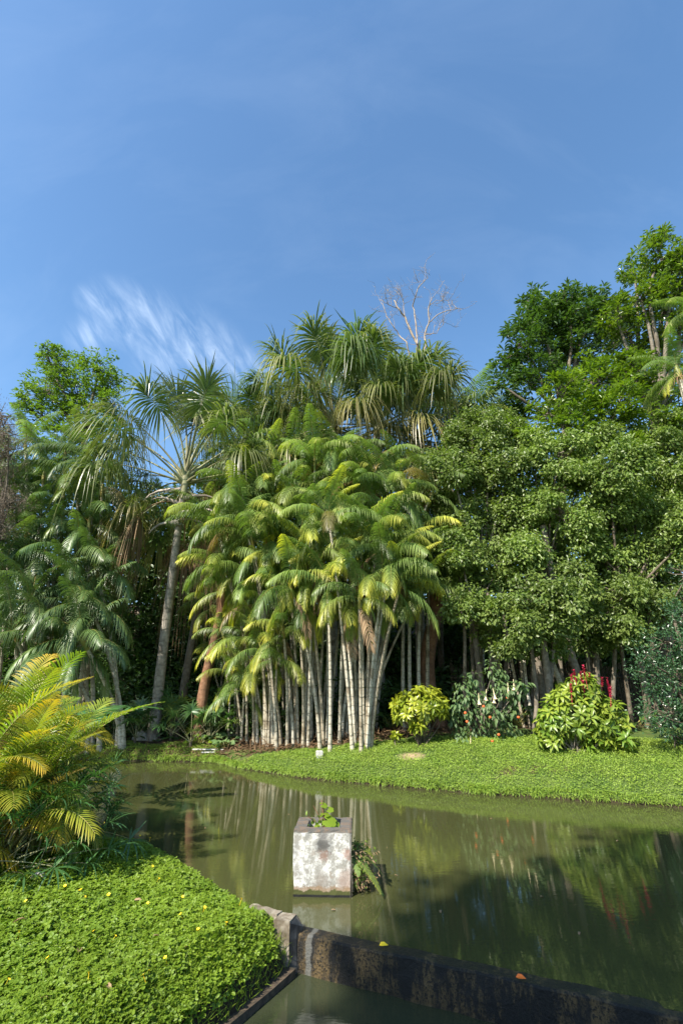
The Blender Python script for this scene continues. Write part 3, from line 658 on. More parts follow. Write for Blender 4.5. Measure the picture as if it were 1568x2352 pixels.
for i, (px, py, yd, sc, lb) in enumerate([(765, 985, 20.0, 1.2, 'large fan palm above the clump, its crown the highest of the palms'), (865, 985, 20.6, 1.18, 'large fan palm above the clump, directly left of the bare dead tree'),
                                  (565, 1045, 21.5, .8, 'fan palm half hidden right of the ringed-trunk palm'), (955, 1020, 19.6, 1.0, 'fan palm with drooping browned leaf under the bare dead tree'), (650, 1060, 22.0, .85, 'fan palm behind the upper left side of the clump')]):
    tp = at(px, py, yd); bx = tp[0] * .9
    fan_palm((bx, yd + .2, hz1(bx, yd + .2)), tp, lb, 10 + i, r=.2, leaves=[(k, a + 13 * i, s) for k, a, s in LN], scale=sc, group='fan palms behind the clump', dead=((290, -.6, 1), (250, -.9, 1)) if i == 3 else ((200, -.8, .9),))

# ------------------------------------------------------------------ bare dead tree
def bare_tree():
    yd = 26.0; mb = MB(); rg = random.Random(11); b3 = at(968, 1000, yd); base = np.array([b3[0], yd, hz1(b3[0], yd)])
    root_z = base.copy(); u = mpp(750, yd)
    def px(x, y, dy=0): return at(x, y, yd + dy) - base
    tw = lambda: rg.uniform(-.5, .5)
    limbs = [([(968, 1000), (970, 900), (966, 820), (958, 790), (940, 755), (928, 725), (914, 708), (905, 690)], .16), ([(966, 820), (978, 800), (975, 770), (985, 740), (983, 705), (990, 690)], .11),
             ([(958, 790), (955, 740), (948, 705), (955, 672), (972, 645), (982, 638)], .075), ([(985, 740), (1005, 722), (1030, 712), (1050, 708), (1058, 712)], .05), ([(975, 770), (1000, 765), (1020, 740)], .04),
             ([(940, 820), (935, 790), (915, 770), (900, 745), (885, 722), (878, 690)], .07), ([(914, 708), (890, 700), (878, 688)], .04), ([(928, 725), (925, 690), (918, 662)], .035), ([(983, 705), (1000, 690), (1030, 690)], .035)]
    def twigs(P, r, n, depth):
        for _ in range(n):
            i = rg.randrange(max(1, len(P) // 3), len(P)); p = P[i]; d = np.array([rg.uniform(-1, 1), rg.uniform(-.6, .6), rg.uniform(-.1, 1)])
            d = d / np.linalg.norm(d); Lr = rg.uniform(.5, 1.1) * (1.4 if depth == 0 else .7); Q = [p]; 
            for k in range(5): d = d + np.array([rg.uniform(-.4, .4), rg.uniform(-.4, .4), rg.uniform(-.2, .35)]); d /= np.linalg.norm(d); Q.append(Q[-1] + d * Lr / 5)
            tube(mb, Q, np.linspace(r, r * .45, 6), 4)
            if depth < 2: twigs(Q, r * .7, 2, depth + 1)
    root = link('bare_tree', None, loc=base); tag(root, 'leafless dead tree with pale twisted branches against the blue sky', 'tree')
    for k, (pts, r) in enumerate(limbs):
        P = np.array([px(x, y, tw()) for x, y in pts]); 
        if k == 0: P = np.vstack([[0, 0, 0], P])
        t = np.linspace(0, 1, len(P)); tt = np.linspace(0, 1, len(P) * 3); P = np.stack([np.interp(tt, t, P[:, c]) for c in range(3)], 1); P[1:-1] += RNG.normal(size=P[1:-1].shape) * .03
        tube(mb, P, np.linspace(r, r * .35, len(P)) * .75, 7); twigs(P, .016, 6, 0)
    link('branches', mb.mesh('branches', M['bare'], True), root)
bare_tree()

# ------------------------------------------------------------------ broadleaf trees: clumps of leaves on limbs
def crown_leaves(mb, lobes, ncl, crad, nleaf, tpl, L, Wd, mode='up', dens=1.0, rg=RNG, dr=0.0, flat=.75, shell=.5, sub=0):
    cents = []
    if sub:
        L2 = []
        for (c, r) in lobes:
            r = np.asarray(r, float); d = nrm(rg.normal(size=(sub, 3)) + np.array([0, 0, .15]))
            for q in d: L2.append((c + q * r * rg.uniform(.5, .85), r * rg.uniform(.34, .52) * np.array([1.1, 1.1, .8])))
        lobes = L2
    for (c, r) in lobes:
        r = np.asarray(r, float); n = max(3, int(ncl * dens * (r[0] * r[2]) ** 1.0))
        d = nrm(rg.normal(size=(n, 3))); d[:, 1] = np.where(rg.random(n) < .3, -np.abs(d[:, 1]), d[:, 1])
        rad = shell + (1 - shell) * rg.random(n) ** .45; rad *= 1 + .24 * np.sin(d[:, 0] * 5 + c[0] * 3) * np.cos(d[:, 2] * 6 + c[2]) + rg.normal(size=n) * .12
        C = c + d * rad[:, None] * r; cents.append(C)
        m = rg.poisson(nleaf, n); idx = np.repeat(np.arange(n), m); tot = len(idx)
        cr = crad * rg.uniform(.6, 1.3, n)
        off = rg.normal(size=(tot, 3)) * .5; off[:, 2] *= flat; O = C[idx] + off * cr[idx][:, None]
        outw = nrm(O - c) * .5 + nrm(off) * .8
        if mode == 'rosette':
            X = nrm(off * np.array([1, 1, .35]) + np.array([0, 0, .05 - dr]) + rg.normal(size=(tot, 3)) * .15); Nn = np.array([0, 0, 1.0]) + rg.normal(size=(tot, 3)) * .35 + outw * .3; O = C[idx] + off * cr[idx][:, None] * .35
        elif mode == 'droop':
            X = nrm(outw * .6 + np.array([0, 0, -.55]) + rg.normal(size=(tot, 3)) * .5); Nn = outw + rg.normal(size=(tot, 3)) * .5 + np.array([0, 0, .45])
        else:
            X = nrm(outw * np.array([1, 1, .3]) + rg.normal(size=(tot, 3)) * .6); Nn = np.array([0, 0, .9]) + outw * .6 + rg.normal(size=(tot, 3)) * .5
        ct = rg.random(n)
        scatter(mb, tpl, O, X, Nn, L * rg.uniform(.7, 1.25, tot), Wd * rg.uniform(.75, 1.2, tot), np.clip(ct[idx] * .6 + rg.random(tot) * .5, 0, 1))
    return cents
def limb(mb, a, b, r0, r1, rg, n=6, side=5):
    a = np.asarray(a, float); b = np.asarray(b, float)
    t = np.linspace(0, 1, n)[:, None]; P = a + (b - a) * t; Ln = np.linalg.norm(b - a)
    w1, w2 = rg.normal(size=3) * Ln * .03, rg.normal(size=3) * Ln * .018
    P += np.sin(t * math.pi) * w1 + np.sin(t * 2 * math.pi) * w2; P[:, 2] -= Ln * .05 * np.sin(t[:, 0] * math.pi) * (abs(b[2] - a[2]) < Ln * .8)
    tube(mb, P, np.linspace(r0, r1, n), side)
def tree(name, label, cat, base, fork, lobes_px, yd, mat, tpl=T_DIA, L=.09, Wd=.05, ncl=42, crad=.32, nleaf=30, mode='up', trunk_r=.14, tmat='trunk', group=None, depth=None, dyr=1.0, seed=0, trunks=None, twig=.5, flat=.75, shell=.5, dr=0.0, sub=0):
    rg = np.random.default_rng(seed + 1000); base = np.array(base, float)
    root = link(name, None, loc=base); tag(root, label, cat, group)
    lobes = []
    for l in lobes_px:
        x, y, r = l[:3]; dy = l[3] if len(l) > 3 else rg.uniform(-dyr, dyr); c = at(x, y, yd + dy); rr = r * mpp(y, yd + dy); lobes.append((c - base, (rr, rr * 1.0, rr)))
    mbl = MB(); cents = crown_leaves(mbl, lobes, ncl, crad, nleaf, tpl, L, Wd, mode, rg=rg, flat=flat, shell=shell, dr=dr, sub=sub)
    link('crown', mbl.mesh('crown', M[mat]), root)
    mb = MB(); fk = np.array(fork, float) - base
    for (tb, tf, tr) in (trunks or [((0, 0, -.2), fk, trunk_r)]):
        limb(mb, np.array(tb, float), np.array(tf, float), tr, tr * .7, rg, 9, 10)
    if sub: cents = [np.concatenate(cents[i * sub:(i + 1) * sub]) for i in range(len(lobes))]
    for (c, r), C in zip(lobes, cents):
        limb(mb, fk, c, trunk_r * .5, trunk_r * .18, rg)
        for k in rg.choice(len(C), max(1, int(len(C) * twig)), False): limb(mb, c + rg.normal(size=3) * .1, C[k], .022, .008, rg, 4, 3)
    link('trunk', mb.mesh('trunk', M[tmat], True), root)
    return root
def gpt(px, y): x = at(px, 1600, y)[0]; return np.array([x, y, hz1(x, y)])
tree('broadleaf_tree', 'rounded bright green tree on the left rising behind the shady palms', 'tree', gpt(190, 24), at(190, 1010, 24),
     [(140, 845, 52), (225, 850, 46), (110, 905, 56), (185, 910, 70), (262, 925, 36), (100, 955, 50), (200, 970, 60), (60, 930, 26), (110, 815, 28), (250, 885, 40), (150, 1030, 60)], 24, 'lf_bright', T_FOLD, .20, .09, 40, .36, 17, 'rosette', .22, seed=1)
tree('feathery_tree', 'dry grey-brown needle tree at the left edge', 'tree', gpt(-10, 15.6), at(-5, 1250, 15.6),
     [(5, 960, 42), (20, 1040, 44), (-5, 1110, 50), (22, 1160, 36), (0, 1230, 46), (-30, 1010, 50), (-35, 1160, 60), (20, 1000, 30)], 15.4, 'needle', T_DIA, .16, .012, 90, .34, 42, 'droop', .12, 'trunk', seed=2, twig=.7)
tree('tall_dark_tree', 'tall dark green tree on the right with tufted layered leaves, left of the tallest', 'tree', gpt(1240, 19), at(1300, 960, 19),
     [(1235, 720, 48), (1195, 790, 55), (1285, 735, 60), (1350, 710, 50), (1320, 800, 65), (1165, 845, 38), (1230, 860, 55), (1190, 930, 36), (1390, 760, 60), (1260, 790, 50), (1140, 880, 22), (1300, 690, 32), (1180, 955, 26), (1210, 690, 22)],
     19, 'lf_dark', T_FOLD, .27, .10, 48, .42, 17, 'rosette', .24, seed=3)
tree('tallest_tree', 'tallest bright green tree at the upper right edge of the photo', 'tree', gpt(1520, 17.5), at(1500, 960, 17.5),
     [(1510, 590, 50), (1550, 640, 58), (1470, 690, 50), (1530, 720, 66), (1440, 765, 56), (1500, 830, 58), (1575, 590, 40), (1610, 700, 80), (1415, 730, 36), (1455, 625, 32), (1560, 900, 60), (1480, 910, 44), (1450, 850, 50), (1510, 550, 24)],
     17.5, 'lf_mid', T_FOLD, .22, .09, 56, .38, 17, 'rosette', .26, seed=4)
tree('layered_tree', 'fresh light green tree in front of the tall dark tree', 'tree', gpt(1330, 16.8), at(1340, 1060, 16.8),
     [(1290, 905, 48), (1365, 880, 60), (1425, 930, 56), (1350, 960, 60), (1260, 950, 42), (1410, 860, 46), (1310, 980, 44), (1420, 1000, 46), (1440, 840, 30), (1225, 1005, 38), (1330, 1025, 44), (1440, 1045, 44), (1500, 985, 46), (1175, 985, 24)],
     16.4, 'lf_mid', T_FOLD, .24, .09, 56, .42, 17, 'rosette', .16, seed=5)
fic = dict(mat='lf_ficus', tpl=T_FOLD, L=.125, Wd=.08, ncl=85, crad=.24, nleaf=28, mode='droop', twig=.2, shell=.6, sub=12)
ft = []
F_ = [('small-leaved glossy tree next to the palm clump, upper left of the green mass', 1120, 16.4, 1110, 1290, [(1050, 1020, 44), (1120, 1005, 50), (1035, 1090, 52), (1110, 1110, 66), (1175, 1080, 56), (1060, 1190, 56), (1130, 1210, 60), (1180, 1010, 40), (1010, 1150, 36), (1085, 965, 30), (1150, 965, 34), (1000, 1060, 26), (1030, 1245, 30)]),
      ('small-leaved glossy tree in the middle of the green mass on the right', 1240, 16.0, 1250, 1330, [(1225, 1035, 54), (1290, 1050, 66), (1215, 1150, 62), (1290, 1180, 76), (1190, 1270, 56), (1260, 1280, 60), (1330, 1110, 60), (1180, 1170, 40)]),
      ('small-leaved glossy tree with the widest crown, against the right edge', 1470, 15.4, 1440, 1380, [(1400, 1080, 72), (1480, 1050, 74), (1420, 1180, 76), (1500, 1170, 76), (1565, 1080, 80), (1375, 1280, 56), (1455, 1290, 66), (1540, 1270, 66), (1590, 1190, 70), (1380, 1010, 40), (1340, 1220, 50), (1580, 990, 50)]),
      ('low drooping small-leaved tree hanging behind the angel trumpet shrub', 1100, 15.6, 1090, 1400, [(1060, 1275, 52), (1030, 1330, 42), (1110, 1330, 50), (1150, 1290, 50), (1020, 1260, 40), (1090, 1390, 40), (1150, 1400, 44), (1050, 1410, 36), (1120, 1450, 34)]),
      ('bright small-leaved tree drooping lowest, just above the red-flowered shrub', 1240, 14.2, 1245, 1400, [(1220, 1370, 52), (1195, 1440, 44), (1265, 1420, 52), (1235, 1490, 36), (1175, 1485, 30), (1290, 1370, 44), (1270, 1475, 26), (1320, 1330, 46)]),
      ('dim small-leaved tree filling in behind the lowest bright crown', 1370, 15.8, 1370, 1420, [(1340, 1370, 50), (1390, 1390, 50), (1430, 1370, 50), (1480, 1380, 48), (1350, 1420, 36), (1540, 1370, 50), (1390, 1460, 42), (1440, 1450, 42), (1340, 1470, 34)])]
for i, (lb, bx, yd, fx, fy, lobes) in enumerate(F_):
    bse = gpt(bx, yd + .5)
    trs = [((0, 0, -.2), at(fx, fy, yd) - bse, .12), ((.45, .1, -.2), at(fx + 30, fy - 40, yd) - bse, .08), ((-.35, .2, -.2), at(fx - 25, fy + 10, yd) - bse, .07)]
    tree('glossy_tree', lb, 'tree', bse, at(fx, fy, yd), lobes, yd, trunks=trs, trunk_r=.11, seed=20 + i, group='small-leaved trees on the right', **fic)
tree('dark_bush', 'dense bluish-green bush at the right edge of the far bank', 'bush', gpt(1560, 12.4), at(1550, 1560, 12.4),
     [(1530, 1480, 46), (1575, 1420, 52), (1500, 1560, 44), (1560, 1560, 62), (1525, 1640, 50), (1590, 1660, 50), (1480, 1510, 22), (1590, 1500, 50), (1545, 1700, 36)], 12.4, 'lf_bush', T_FOLD, .075, .04, 95, .2, 34, 'up', .05, seed=31, dyr=.3, flat=.9)
tree('twiggy_tree', 'sparse greyish tree above the bluish-green bush at the right edge', 'tree', gpt(1570, 14.8), at(1540, 1400, 14.8), [(1540, 1360, 44), (1575, 1320, 44), (1500, 1400, 30), (1570, 1400, 44)], 14.8, 'lf_bush', T_DIA, .07, .04, 28, .3, 18, 'droop', .07, seed=32, twig=1.0)
tree('broadleaf_tree', 'light green tree crown tucked behind the rightmost fan palm', 'tree', gpt(1020, 22), at(1020, 1020, 22), [(1000, 900, 36), (1035, 925, 40), (1060, 990, 46), (1150, 985, 46), (1100, 1010, 50), (950, 930, 30)], 22, 'lf_bright', T_DIA, .12, .06, 34, .4, 26, 'up', .15, seed=33)
# dark woods behind
BG = [(320, 1200, 'in the gap between left stand and ringed-trunk palm'), (470, 1180, 'in the gap right of the ringed-trunk palm'), (-120, 1180, 'at the far left edge'), (60, 1150, 'behind the left palm stand'), (230, 1180, 'just left of the ringed-trunk palm'), (400, 1220, 'straight behind the ringed-trunk palm'), (540, 1150, 'behind the left of the clump'), (700, 1130, 'behind the middle of the clump'),
      (860, 1130, 'behind the right of the clump'), (1010, 1180, 'between clump and small-leaved trees'), (1180, 1180, 'behind the upper small-leaved tree'), (1350, 1180, 'behind the middle of the right trees'), (1500, 1150, 'behind the widest small-leaved crown'), (1680, 1150, 'beyond the right edge')]
for i, (px, py, lb) in enumerate(BG):
    yd = 23.5 + (i % 3) * 1.2
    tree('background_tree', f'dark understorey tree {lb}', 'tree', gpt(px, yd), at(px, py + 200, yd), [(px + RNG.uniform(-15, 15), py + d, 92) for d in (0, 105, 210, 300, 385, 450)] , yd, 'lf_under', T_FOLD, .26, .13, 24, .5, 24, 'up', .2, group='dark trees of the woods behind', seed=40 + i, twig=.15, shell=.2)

# ------------------------------------------------------------------ undergrowth and grass on the far bank
def under():
    rg = np.random.default_rng(3); mb = MB(); n = 40000
    x = rg.uniform(-17, 17, n); y = np.where(x < -2.5, 18.0, 17.2) + rg.random(n) ** .8 * 6.6; z = hz(x, y); h = rg.random(n) ** 1.6 * (1.1 + .9 * (vnoise(x, y, .9, 5) + .5)); h = np.clip(h * np.where(y > 21.5, 2.6, 1), 0, 5)
    O = np.stack([x, y, z + h], 1); X = nrm(rg.normal(size=(n, 3)) * np.array([1, 1, .5])); Nn = np.array([0, -.3, 1.0]) + rg.normal(size=(n, 3)) * .5
    scatter(mb, T_FOLD, O, X, Nn, rg.uniform(.12, .34, n), rg.uniform(.06, .14, n), rg.random(n))
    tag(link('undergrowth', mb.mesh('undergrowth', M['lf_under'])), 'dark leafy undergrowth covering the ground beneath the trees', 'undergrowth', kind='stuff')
    # litter under the clump
    mb = MB(); n = 2500; x = rg.normal(size=n) * 2.2 - .9; y = 15.5 + rg.random(n) * 2.6; z = hz(x, y)
    scatter(mb, T_BLADE, np.stack([x, y, z + .02 + rg.random(n) * .06], 1), rdir(n) * np.array([1, 1, .25]), np.array([0, 0, 1.0]) + rg.normal(size=(n, 3)) * .4, rg.uniform(.15, .6, n), rg.uniform(.02, .05, n), rg.random(n))
    tag(link('fallen_fronds', mb.mesh('fallen_fronds', M['litter'])), 'brown fallen frond litter on the soil between the clump trunks', 'leaf litter', kind='stuff')
under()
def bank_grass():
    rg = np.random.default_rng(4); mb = MB(); n = 330000
    x = rg.uniform(-9, 9.5, n); y = rg.uniform(9.2, 18.6, n); P = np.stack([x, y], 1)
    ok = ~inside(P, POND) & (pdist(P, FAR) < pdist(P, NEAR)) & (pdist(P, FAR) < 3.3)
    lim = 15.15 + np.where((x > -6) & (x < 1.5), .1, -.1) + np.where(x < -3.8, 2.3, 0) + np.where(x < -7, .4, 0) + .3 * vnoise(x, y, 1.5, 2)
    ok &= (y < lim); dp = gp(945, 1737)
    ok &= ~((np.hypot((x - dp[0]) / .62, (y - dp[1]) / .3) < .9 + .25 * vnoise(x, y, 6, 2)) & (rg.random(n) < .85)); x, y = x[ok], y[ok]; n = len(x)
    z = hz(x, y); clump = vnoise(x, y, 3.2, 8) * .5 + .5
    h = .015 + rg.random(n) * (.035 + .055 * clump)
    O = np.stack([x, y, z + h], 1); X = nrm(rg.normal(size=(n, 3)) * np.array([1, 1, .45])); Nn = np.array([0, -.15, 1.0]) + rg.normal(size=(n, 3)) * .45
    scatter(mb, T_DIA, O, X, Nn, rg.uniform(.024, .050, n), rg.uniform(.015, .032, n), np.clip(rg.random(n) * .5 + clump * .5, 0, 1))
    # grass blades along the waterline hang over the edge
    m = 9000; s = 14 + rg.random(m) * (len(FAR) - 30); i = s.astype(int); f = (s - i)[:, None]; p = FAR[i] * (1 - f) + FAR[i + 1] * f
    p = p + np.array([0, 1.0]) * rg.uniform(0, .10, m)[:, None]; zz = np.maximum(hz(p[:, 0], p[:, 1]), .05) + rg.uniform(-.02, .04, m)
    scatter(mb, T_BLADE, np.stack([p[:, 0], p[:, 1], zz], 1), np.stack([rg.normal(size=m) * .5, -rg.uniform(.3, 1, m), rg.uniform(-.6, .6, m)], 1), np.array([0, -.5, 1.0]) + rg.normal(size=(m, 3)) * .3, rg.uniform(.04, .10, m) * (1 + 1.0 * (vnoise(p[:, 0], p[:, 1], 3.1, 2) > .25)), rg.uniform(.008, .02, m), rg.random(m) * .8)
    tag(link('bank_grass', mb.mesh('bank_grass', M['bank'])), 'short sunlit grass and creeping cover on the far bank', 'grass', kind='stuff')
bank_grass()
def near_cover():
    rg = np.random.default_rng(6); mb = MB(); n0 = 110000
    u = rg.random(n0); y = 2.6 + u * 5.4; x = -6.2 + rg.random(n0) * 6.2
    P = np.stack([x, y], 1); dn = pdist(P, NEAR); db = pdist(P, BASIN[:4])
    ok = (~inside(P, POND)) & (~inside(P, BASIN)) & (dn < pdist(P, FAR)) & (np.abs(x) < y * 1.05 + .6) & ~((x > -.66) & (y > 5.55)) & ~((db < .03) & (y < 5.6))
    far_ = y > 5.2; ok &= ~(far_ & (rg.random(n0) < .25)); x, y = x[ok], y[ok]; n = len(x); z = hz(x, y)
    cl = vnoise(x, y, 2.0, 8) * .5 + .5; cl2 = vnoise(x, y, 7.0, 4) * .5 + .5
    h = .03 + rg.random(n) * (.04 + .05 * cl2); size = rg.uniform(.018, .031, n) * (1 + .5 * (rg.random(n) < .08))
    C = np.stack([x, y, z + h], 1); N0 = nrm(np.array([0, -.1, 1.0]) + rg.normal(size=(n, 3)) * .30); a0 = rg.random(n) * 6.28
    tint = np.clip(.55 * rg.random(n) + .45 * cl, 0, 1)
    for k, da in enumerate((0.35, -.35, 2.5, -2.5)):
        a = a0 + da; D = np.stack([np.cos(a), np.sin(a), 0 * a], 1); D = nrm(D - np.sum(D * N0, 1, keepdims=True) * N0)
        scatter(mb, T_ROUND, C + D * .002, D, N0 + rg.normal(size=(n, 3)) * .22, size, size * .62, np.clip(tint + rg.normal(size=n) * .08, 0, 1))
    # fine grass mixed in near the basin edge
    m = 16000; gx_ = rg.normal(size=m) * .42 - 1.15; gy_ = rg.uniform(3.3, 5.9, m) ; gx_ += (gy_ - 5) * .45
    P = np.stack([gx_, gy_], 1); ok = ~inside(P, BASIN) & ~inside(P, POND); gx_, gy_ = gx_[ok], gy_[ok]; m = len(gx_); zz = hz(gx_, gy_)
    scatter(mb, T_BLADE, np.stack([gx_, gy_, zz + .02], 1), np.stack([rg.normal(size=m), rg.normal(size=m), np.abs(rg.normal(size=m)) + .7], 1), rg.normal(size=(m, 3)), rg.uniform(.05, .13, m), rg.uniform(.003, .006, m), .6 + .4 * rg.random(m))
    tag(link('ground_cover', mb.mesh('ground_cover', M['cover'])), 'bright green clover-like ground cover carpeting the near bank', 'ground cover', kind='stuff')
    mb = MB()
    for k in range(5):
        a = k * 1.257; scatter(mb, T_ROUND, np.array([[0, 0, .0]]), np.array([[math.cos(a), math.sin(a), .5]]), np.array([[0, 0, 1.0]]), .017, .016, .5)
    tube(mb, [(0, 0, -.05), (0, 0, 0)], .0015, 4)
    fm = mb.mesh('yellow_flower', M['flower_yellow'])
    spots = [(300, 1900), (312, 1908), (322, 1920), (345, 1925), (280, 1895), (240, 1890), (262, 1886), (350, 1990), (365, 2018), (555, 1975 + 90), (45, 2140), (110, 2200), (185, 2045), (250, 2055), (195, 2060), (265, 2150), (205, 2235), (330, 2240),
             (415, 2100), (455, 2135), (500, 2190), (300, 2290), (340, 2230), (230, 2250), (60, 2070), (150, 2035), (420, 2060), (470, 2085), (520, 2120), (590, 2130), (600, 2160), (380, 2200), (270, 2330), (20, 2250), (395, 2280), (90, 1990), (215, 2140), (340, 2075), (560, 2210), (610, 2190)]
    for i, (px, py) in enumerate(spots):
        p = onz(px, py, .35)
        for _ in range(4): p = onz(px, py, max(.12, hz1(p[0], p[1])) + .10)
        if hz1(p[0], p[1]) < .05: continue
        o = link('yellow_flower', fm, loc=p, rz=i * 1.1); o.rotation_euler = (R(random.uniform(10, 35)), R(random.uniform(-20, 20)), i); o.scale = (random.uniform(.8, 1.2),) * 3
        tag(o, 'tiny yellow flower standing out of the green ground cover', 'flower', 'yellow flowers scattered over the near bank')
near_cover()

# ------------------------------------------------------------------ areca palms on the near bank
AR = {}
for v in range(3):
    AR['up', v] = pinnate(1.36, R(82 - 5 * v), R(20), 27, .38, .022, .35, fold=.5, sweep=.9, seed=110 + v, mat='areca', petf=.22, rr=.009)
    AR['mid', v] = pinnate(1.36, R(64 - 7 * v), R(-34), 27, .38, .022, .55, fold=.4, sweep=.85, seed=120 + v, mat='areca', petf=.22, rr=.009)
    AR['low', v] = pinnate(1.19, R(36 - 8 * v), R(-62), 27, .34, .022, .7, fold=.3, sweep=.8, seed=130 + v, mat='areca', petf=.2, rr=.008, side=.3 * (v - 1))
def areca(px, yd, label, spec, seed, zb=None, sc=1.0, nst=5):
    x = at(px, 1900, yd)[0]; z = hz1(x, yd); b = np.array([x, yd, z]); rg = random.Random(seed)
    root = link('areca_palm', None, loc=b); tag(root, label, 'palm', 'yellowish feather palms on the near bank')
    for k in range(nst):
        hx, hy, hh = rg.uniform(-.35, .35), rg.uniform(-.3, .3), rg.uniform(.3, 1.15) * sc
        mb = MB(); P = np.array([(hx * .4, hy * .4, -.1), (hx * .7, hy * .7, hh * .5), (hx, hy, hh)]); tube(mb, P, [.035, .03, .026], 7)
        link('stem', mb.mesh('stem', M['petiole_green'], True), root)
        for j in range(spec):
            q = j / spec; kd = 'up' if q < .3 else 'mid' if q < .7 else 'low'
            o = link('frond', AR[kd, rg.randrange(3)], root, (hx, hy, hh * (1 - .15 * q))); a = k * 1.1 + j * 2.4 + rg.uniform(-.3, .3)
            s = sc * rg.uniform(.72, 1.08); o.rotation_euler = (rg.uniform(-.12, .12), rg.uniform(-.12, .12), a); o.scale = (s, s, s)
            o.color = (min(1, max(0, rg.gauss(.2 + .5 * q, .35))), .8 if rg.random() < .05 else 0, 0, 1)
    return root
areca(60, 7.0, 'big yellow-green feather palm cluster leaning over the pond', 8, 1, sc=.92, nst=9)
areca(-40, 6.3, 'yellow-green feather palm cluster at the left edge of the near bank', 8, 2, sc=.95, nst=7)
areca(30, 8.0, 'taller yellow-green feather palm cluster behind the others on the near bank', 9, 3, sc=1.12, nst=7)
# small dark spiky palm at its foot
RH = [fan(.5 + .1 * v, R(62 - 22 * v), .34, 12, .022, .5, spread=110, seed=140 + v, mat='fan_low', pr=.005, costa=.1, name='spiky_leaf') for v in range(4)]
def rhapis(px, yd, label, seed, n=46, spread=.35, ht=.7):
    x = at(px, 1950, yd)[0]; b = np.array([x, yd, hz1(x, yd)]); rg = random.Random(seed); root = link('spiky_palm', None, loc=b); tag(root, label, 'palm', 'low dark spiky palms on the near bank')
    mb = MB()
    for k in range(7): 
        a = k * .9; tube(mb, [(0, 0, -.1), (.12 * math.cos(a), .12 * math.sin(a), ht * .4), (spread * .6 * math.cos(a), spread * .6 * math.sin(a), ht * .8)], .012, 5)
    link('stem', mb.mesh('stem', M['petiole_green']), root)
    for k in range(n):
        r = spread * rg.random() ** .5; a = rg.uniform(0, 6.28); o = link('leaf', RH[rg.randrange(4)], root, (r * math.cos(a), r * math.sin(a), rg.uniform(0, ht * .75))); o.rotation_euler = (rg.uniform(-.3, .3), rg.uniform(-.3, .3), a + rg.uniform(-.8, .8)); o.color = (0, 0, 0, 1)
rhapis(85, 6.9, 'low dark spiky palm below the drooping yellow fronds, nearest the water', 1, n=34, spread=.38)
rhapis(20, 6.5, 'low dark spiky palm in the shade beside the ground cover', 2, spread=.5)
rhapis(-60, 6.3, 'low dark spiky palm at the left edge', 3, spread=.5)

# broad-leaflet palm and low fan palms round the ringed trunk
WB = pinnate(1.9, R(52), R(8), 13, .36, .085, .25, fold=.3, sweep=.9, seed=150, mat='areca', petf=.3, rr=.014)
WB2 = pinnate(1.9, R(64), R(-12), 14, .40, .09, .35, fold=.3, sweep=.9, seed=151, mat='fan_low', petf=.3, rr=.014)
p = at(180, 1640, 10.2); x = p[0]
root = link('broad_leaflet_palm', None, loc=(x, 10.2, .1)); tag(root, 'young palm with widely spaced broad leaflets behind the yellow fronds', 'palm')
mb = MB(); tube(mb, [(0, 0, -.3), (.02, 0, .5), (0, 0, .95)], [.05, .04, .03], 7); link('stem', mb.mesh('stem', M['petiole_green'], True), root)
for i, (az, me) in enumerate([(5, WB), (35, WB2), (120, WB2), (165, WB2), (80, WB2), (-40, WB2), (210, WB2)]):
    o = link('frond', me, root, (0, 0, .9)); o.rotation_euler = (0, 0, R(az)); o.scale = (1.0,) * 3; o.color = (0, 0, 0, 1)
LF = [fan(.9 + .15 * v, R(72 - 22 * v), .62, 26, .05, .55, spread=125, seed=160 + v, mat='fan_low', pr=.010, costa=.15, name='fan_leaf') for v in range(3)]
for i, (px, py, n, s, lb) in enumerate([(300, 1715, 7, 1.0, 'left of the ringed palm trunk, in the shade'), (385, 1705, 11, 1.15, 'just right of the ringed palm trunk'), (430, 1725, 9, .95, 'in front of the reddish-leaved plant'), (475, 1715, 8, .9, 'next to the big round leaves at the left foot of the clump'), (250, 1712, 7, 1.0, 'farthest left, near the yellow fronds')]):
    b = gp(px, py); b[1] += .3; rg = random.Random(70 + i); root = link('low_fan_palm', None, loc=b); tag(root, 'low fan-leaved palm ' + lb, 'palm', 'low fan palms along the left of the far bank')
    mb = MB(); tube(mb, [(0, 0, -.1), (0, 0, .25)], .05, 7); link('stem', mb.mesh('stem', M['trunk']), root)
    for k in range(n):
        o = link('fan_leaf', LF[rg.randrange(3)], root, (0, 0, .2)); o.rotation_euler = (0, 0, k * 2.4 + rg.uniform(-.3, .3)); o.scale = (s * rg.uniform(.7, 1.15),) * 3; o.color = (rg.uniform(0, .3), 0, 0, 1)

# ------------------------------------------------------------------ shrubs on the far bank
def whorl(mb, C, A, n, L, Wd, rg, tpl=T_LENS, lift=.35, tint=None):
    """rosettes of n leaves round shoot tips C pointing along A"""
    for c, a in zip(C, A):
        e = nrm(np.cross(a, [.3, .2, .9])); f = np.cross(a, e); ph = rg.random() * 6.28 + np.arange(n) * 2.4; k = np.arange(n) / n
        X = nrm(np.cos(ph)[:, None] * e + np.sin(ph)[:, None] * f + (lift + .7 * k[:, None] - .25) * a + np.array([0, 0, -.12])); Nn = a + rg.normal(size=(n, 3)) * .15 + np.array([0, 0, .3]) - X * .2
        scatter(mb, tpl, c + X * .02 - a * .05 * (1 - k[:, None]), X, Nn, L * rg.uniform(.7, 1.15, n), Wd * rg.uniform(.8, 1.15, n), np.clip((tint if tint is not None else rg.random()) + rg.normal(size=n) * .15, 0, 1))
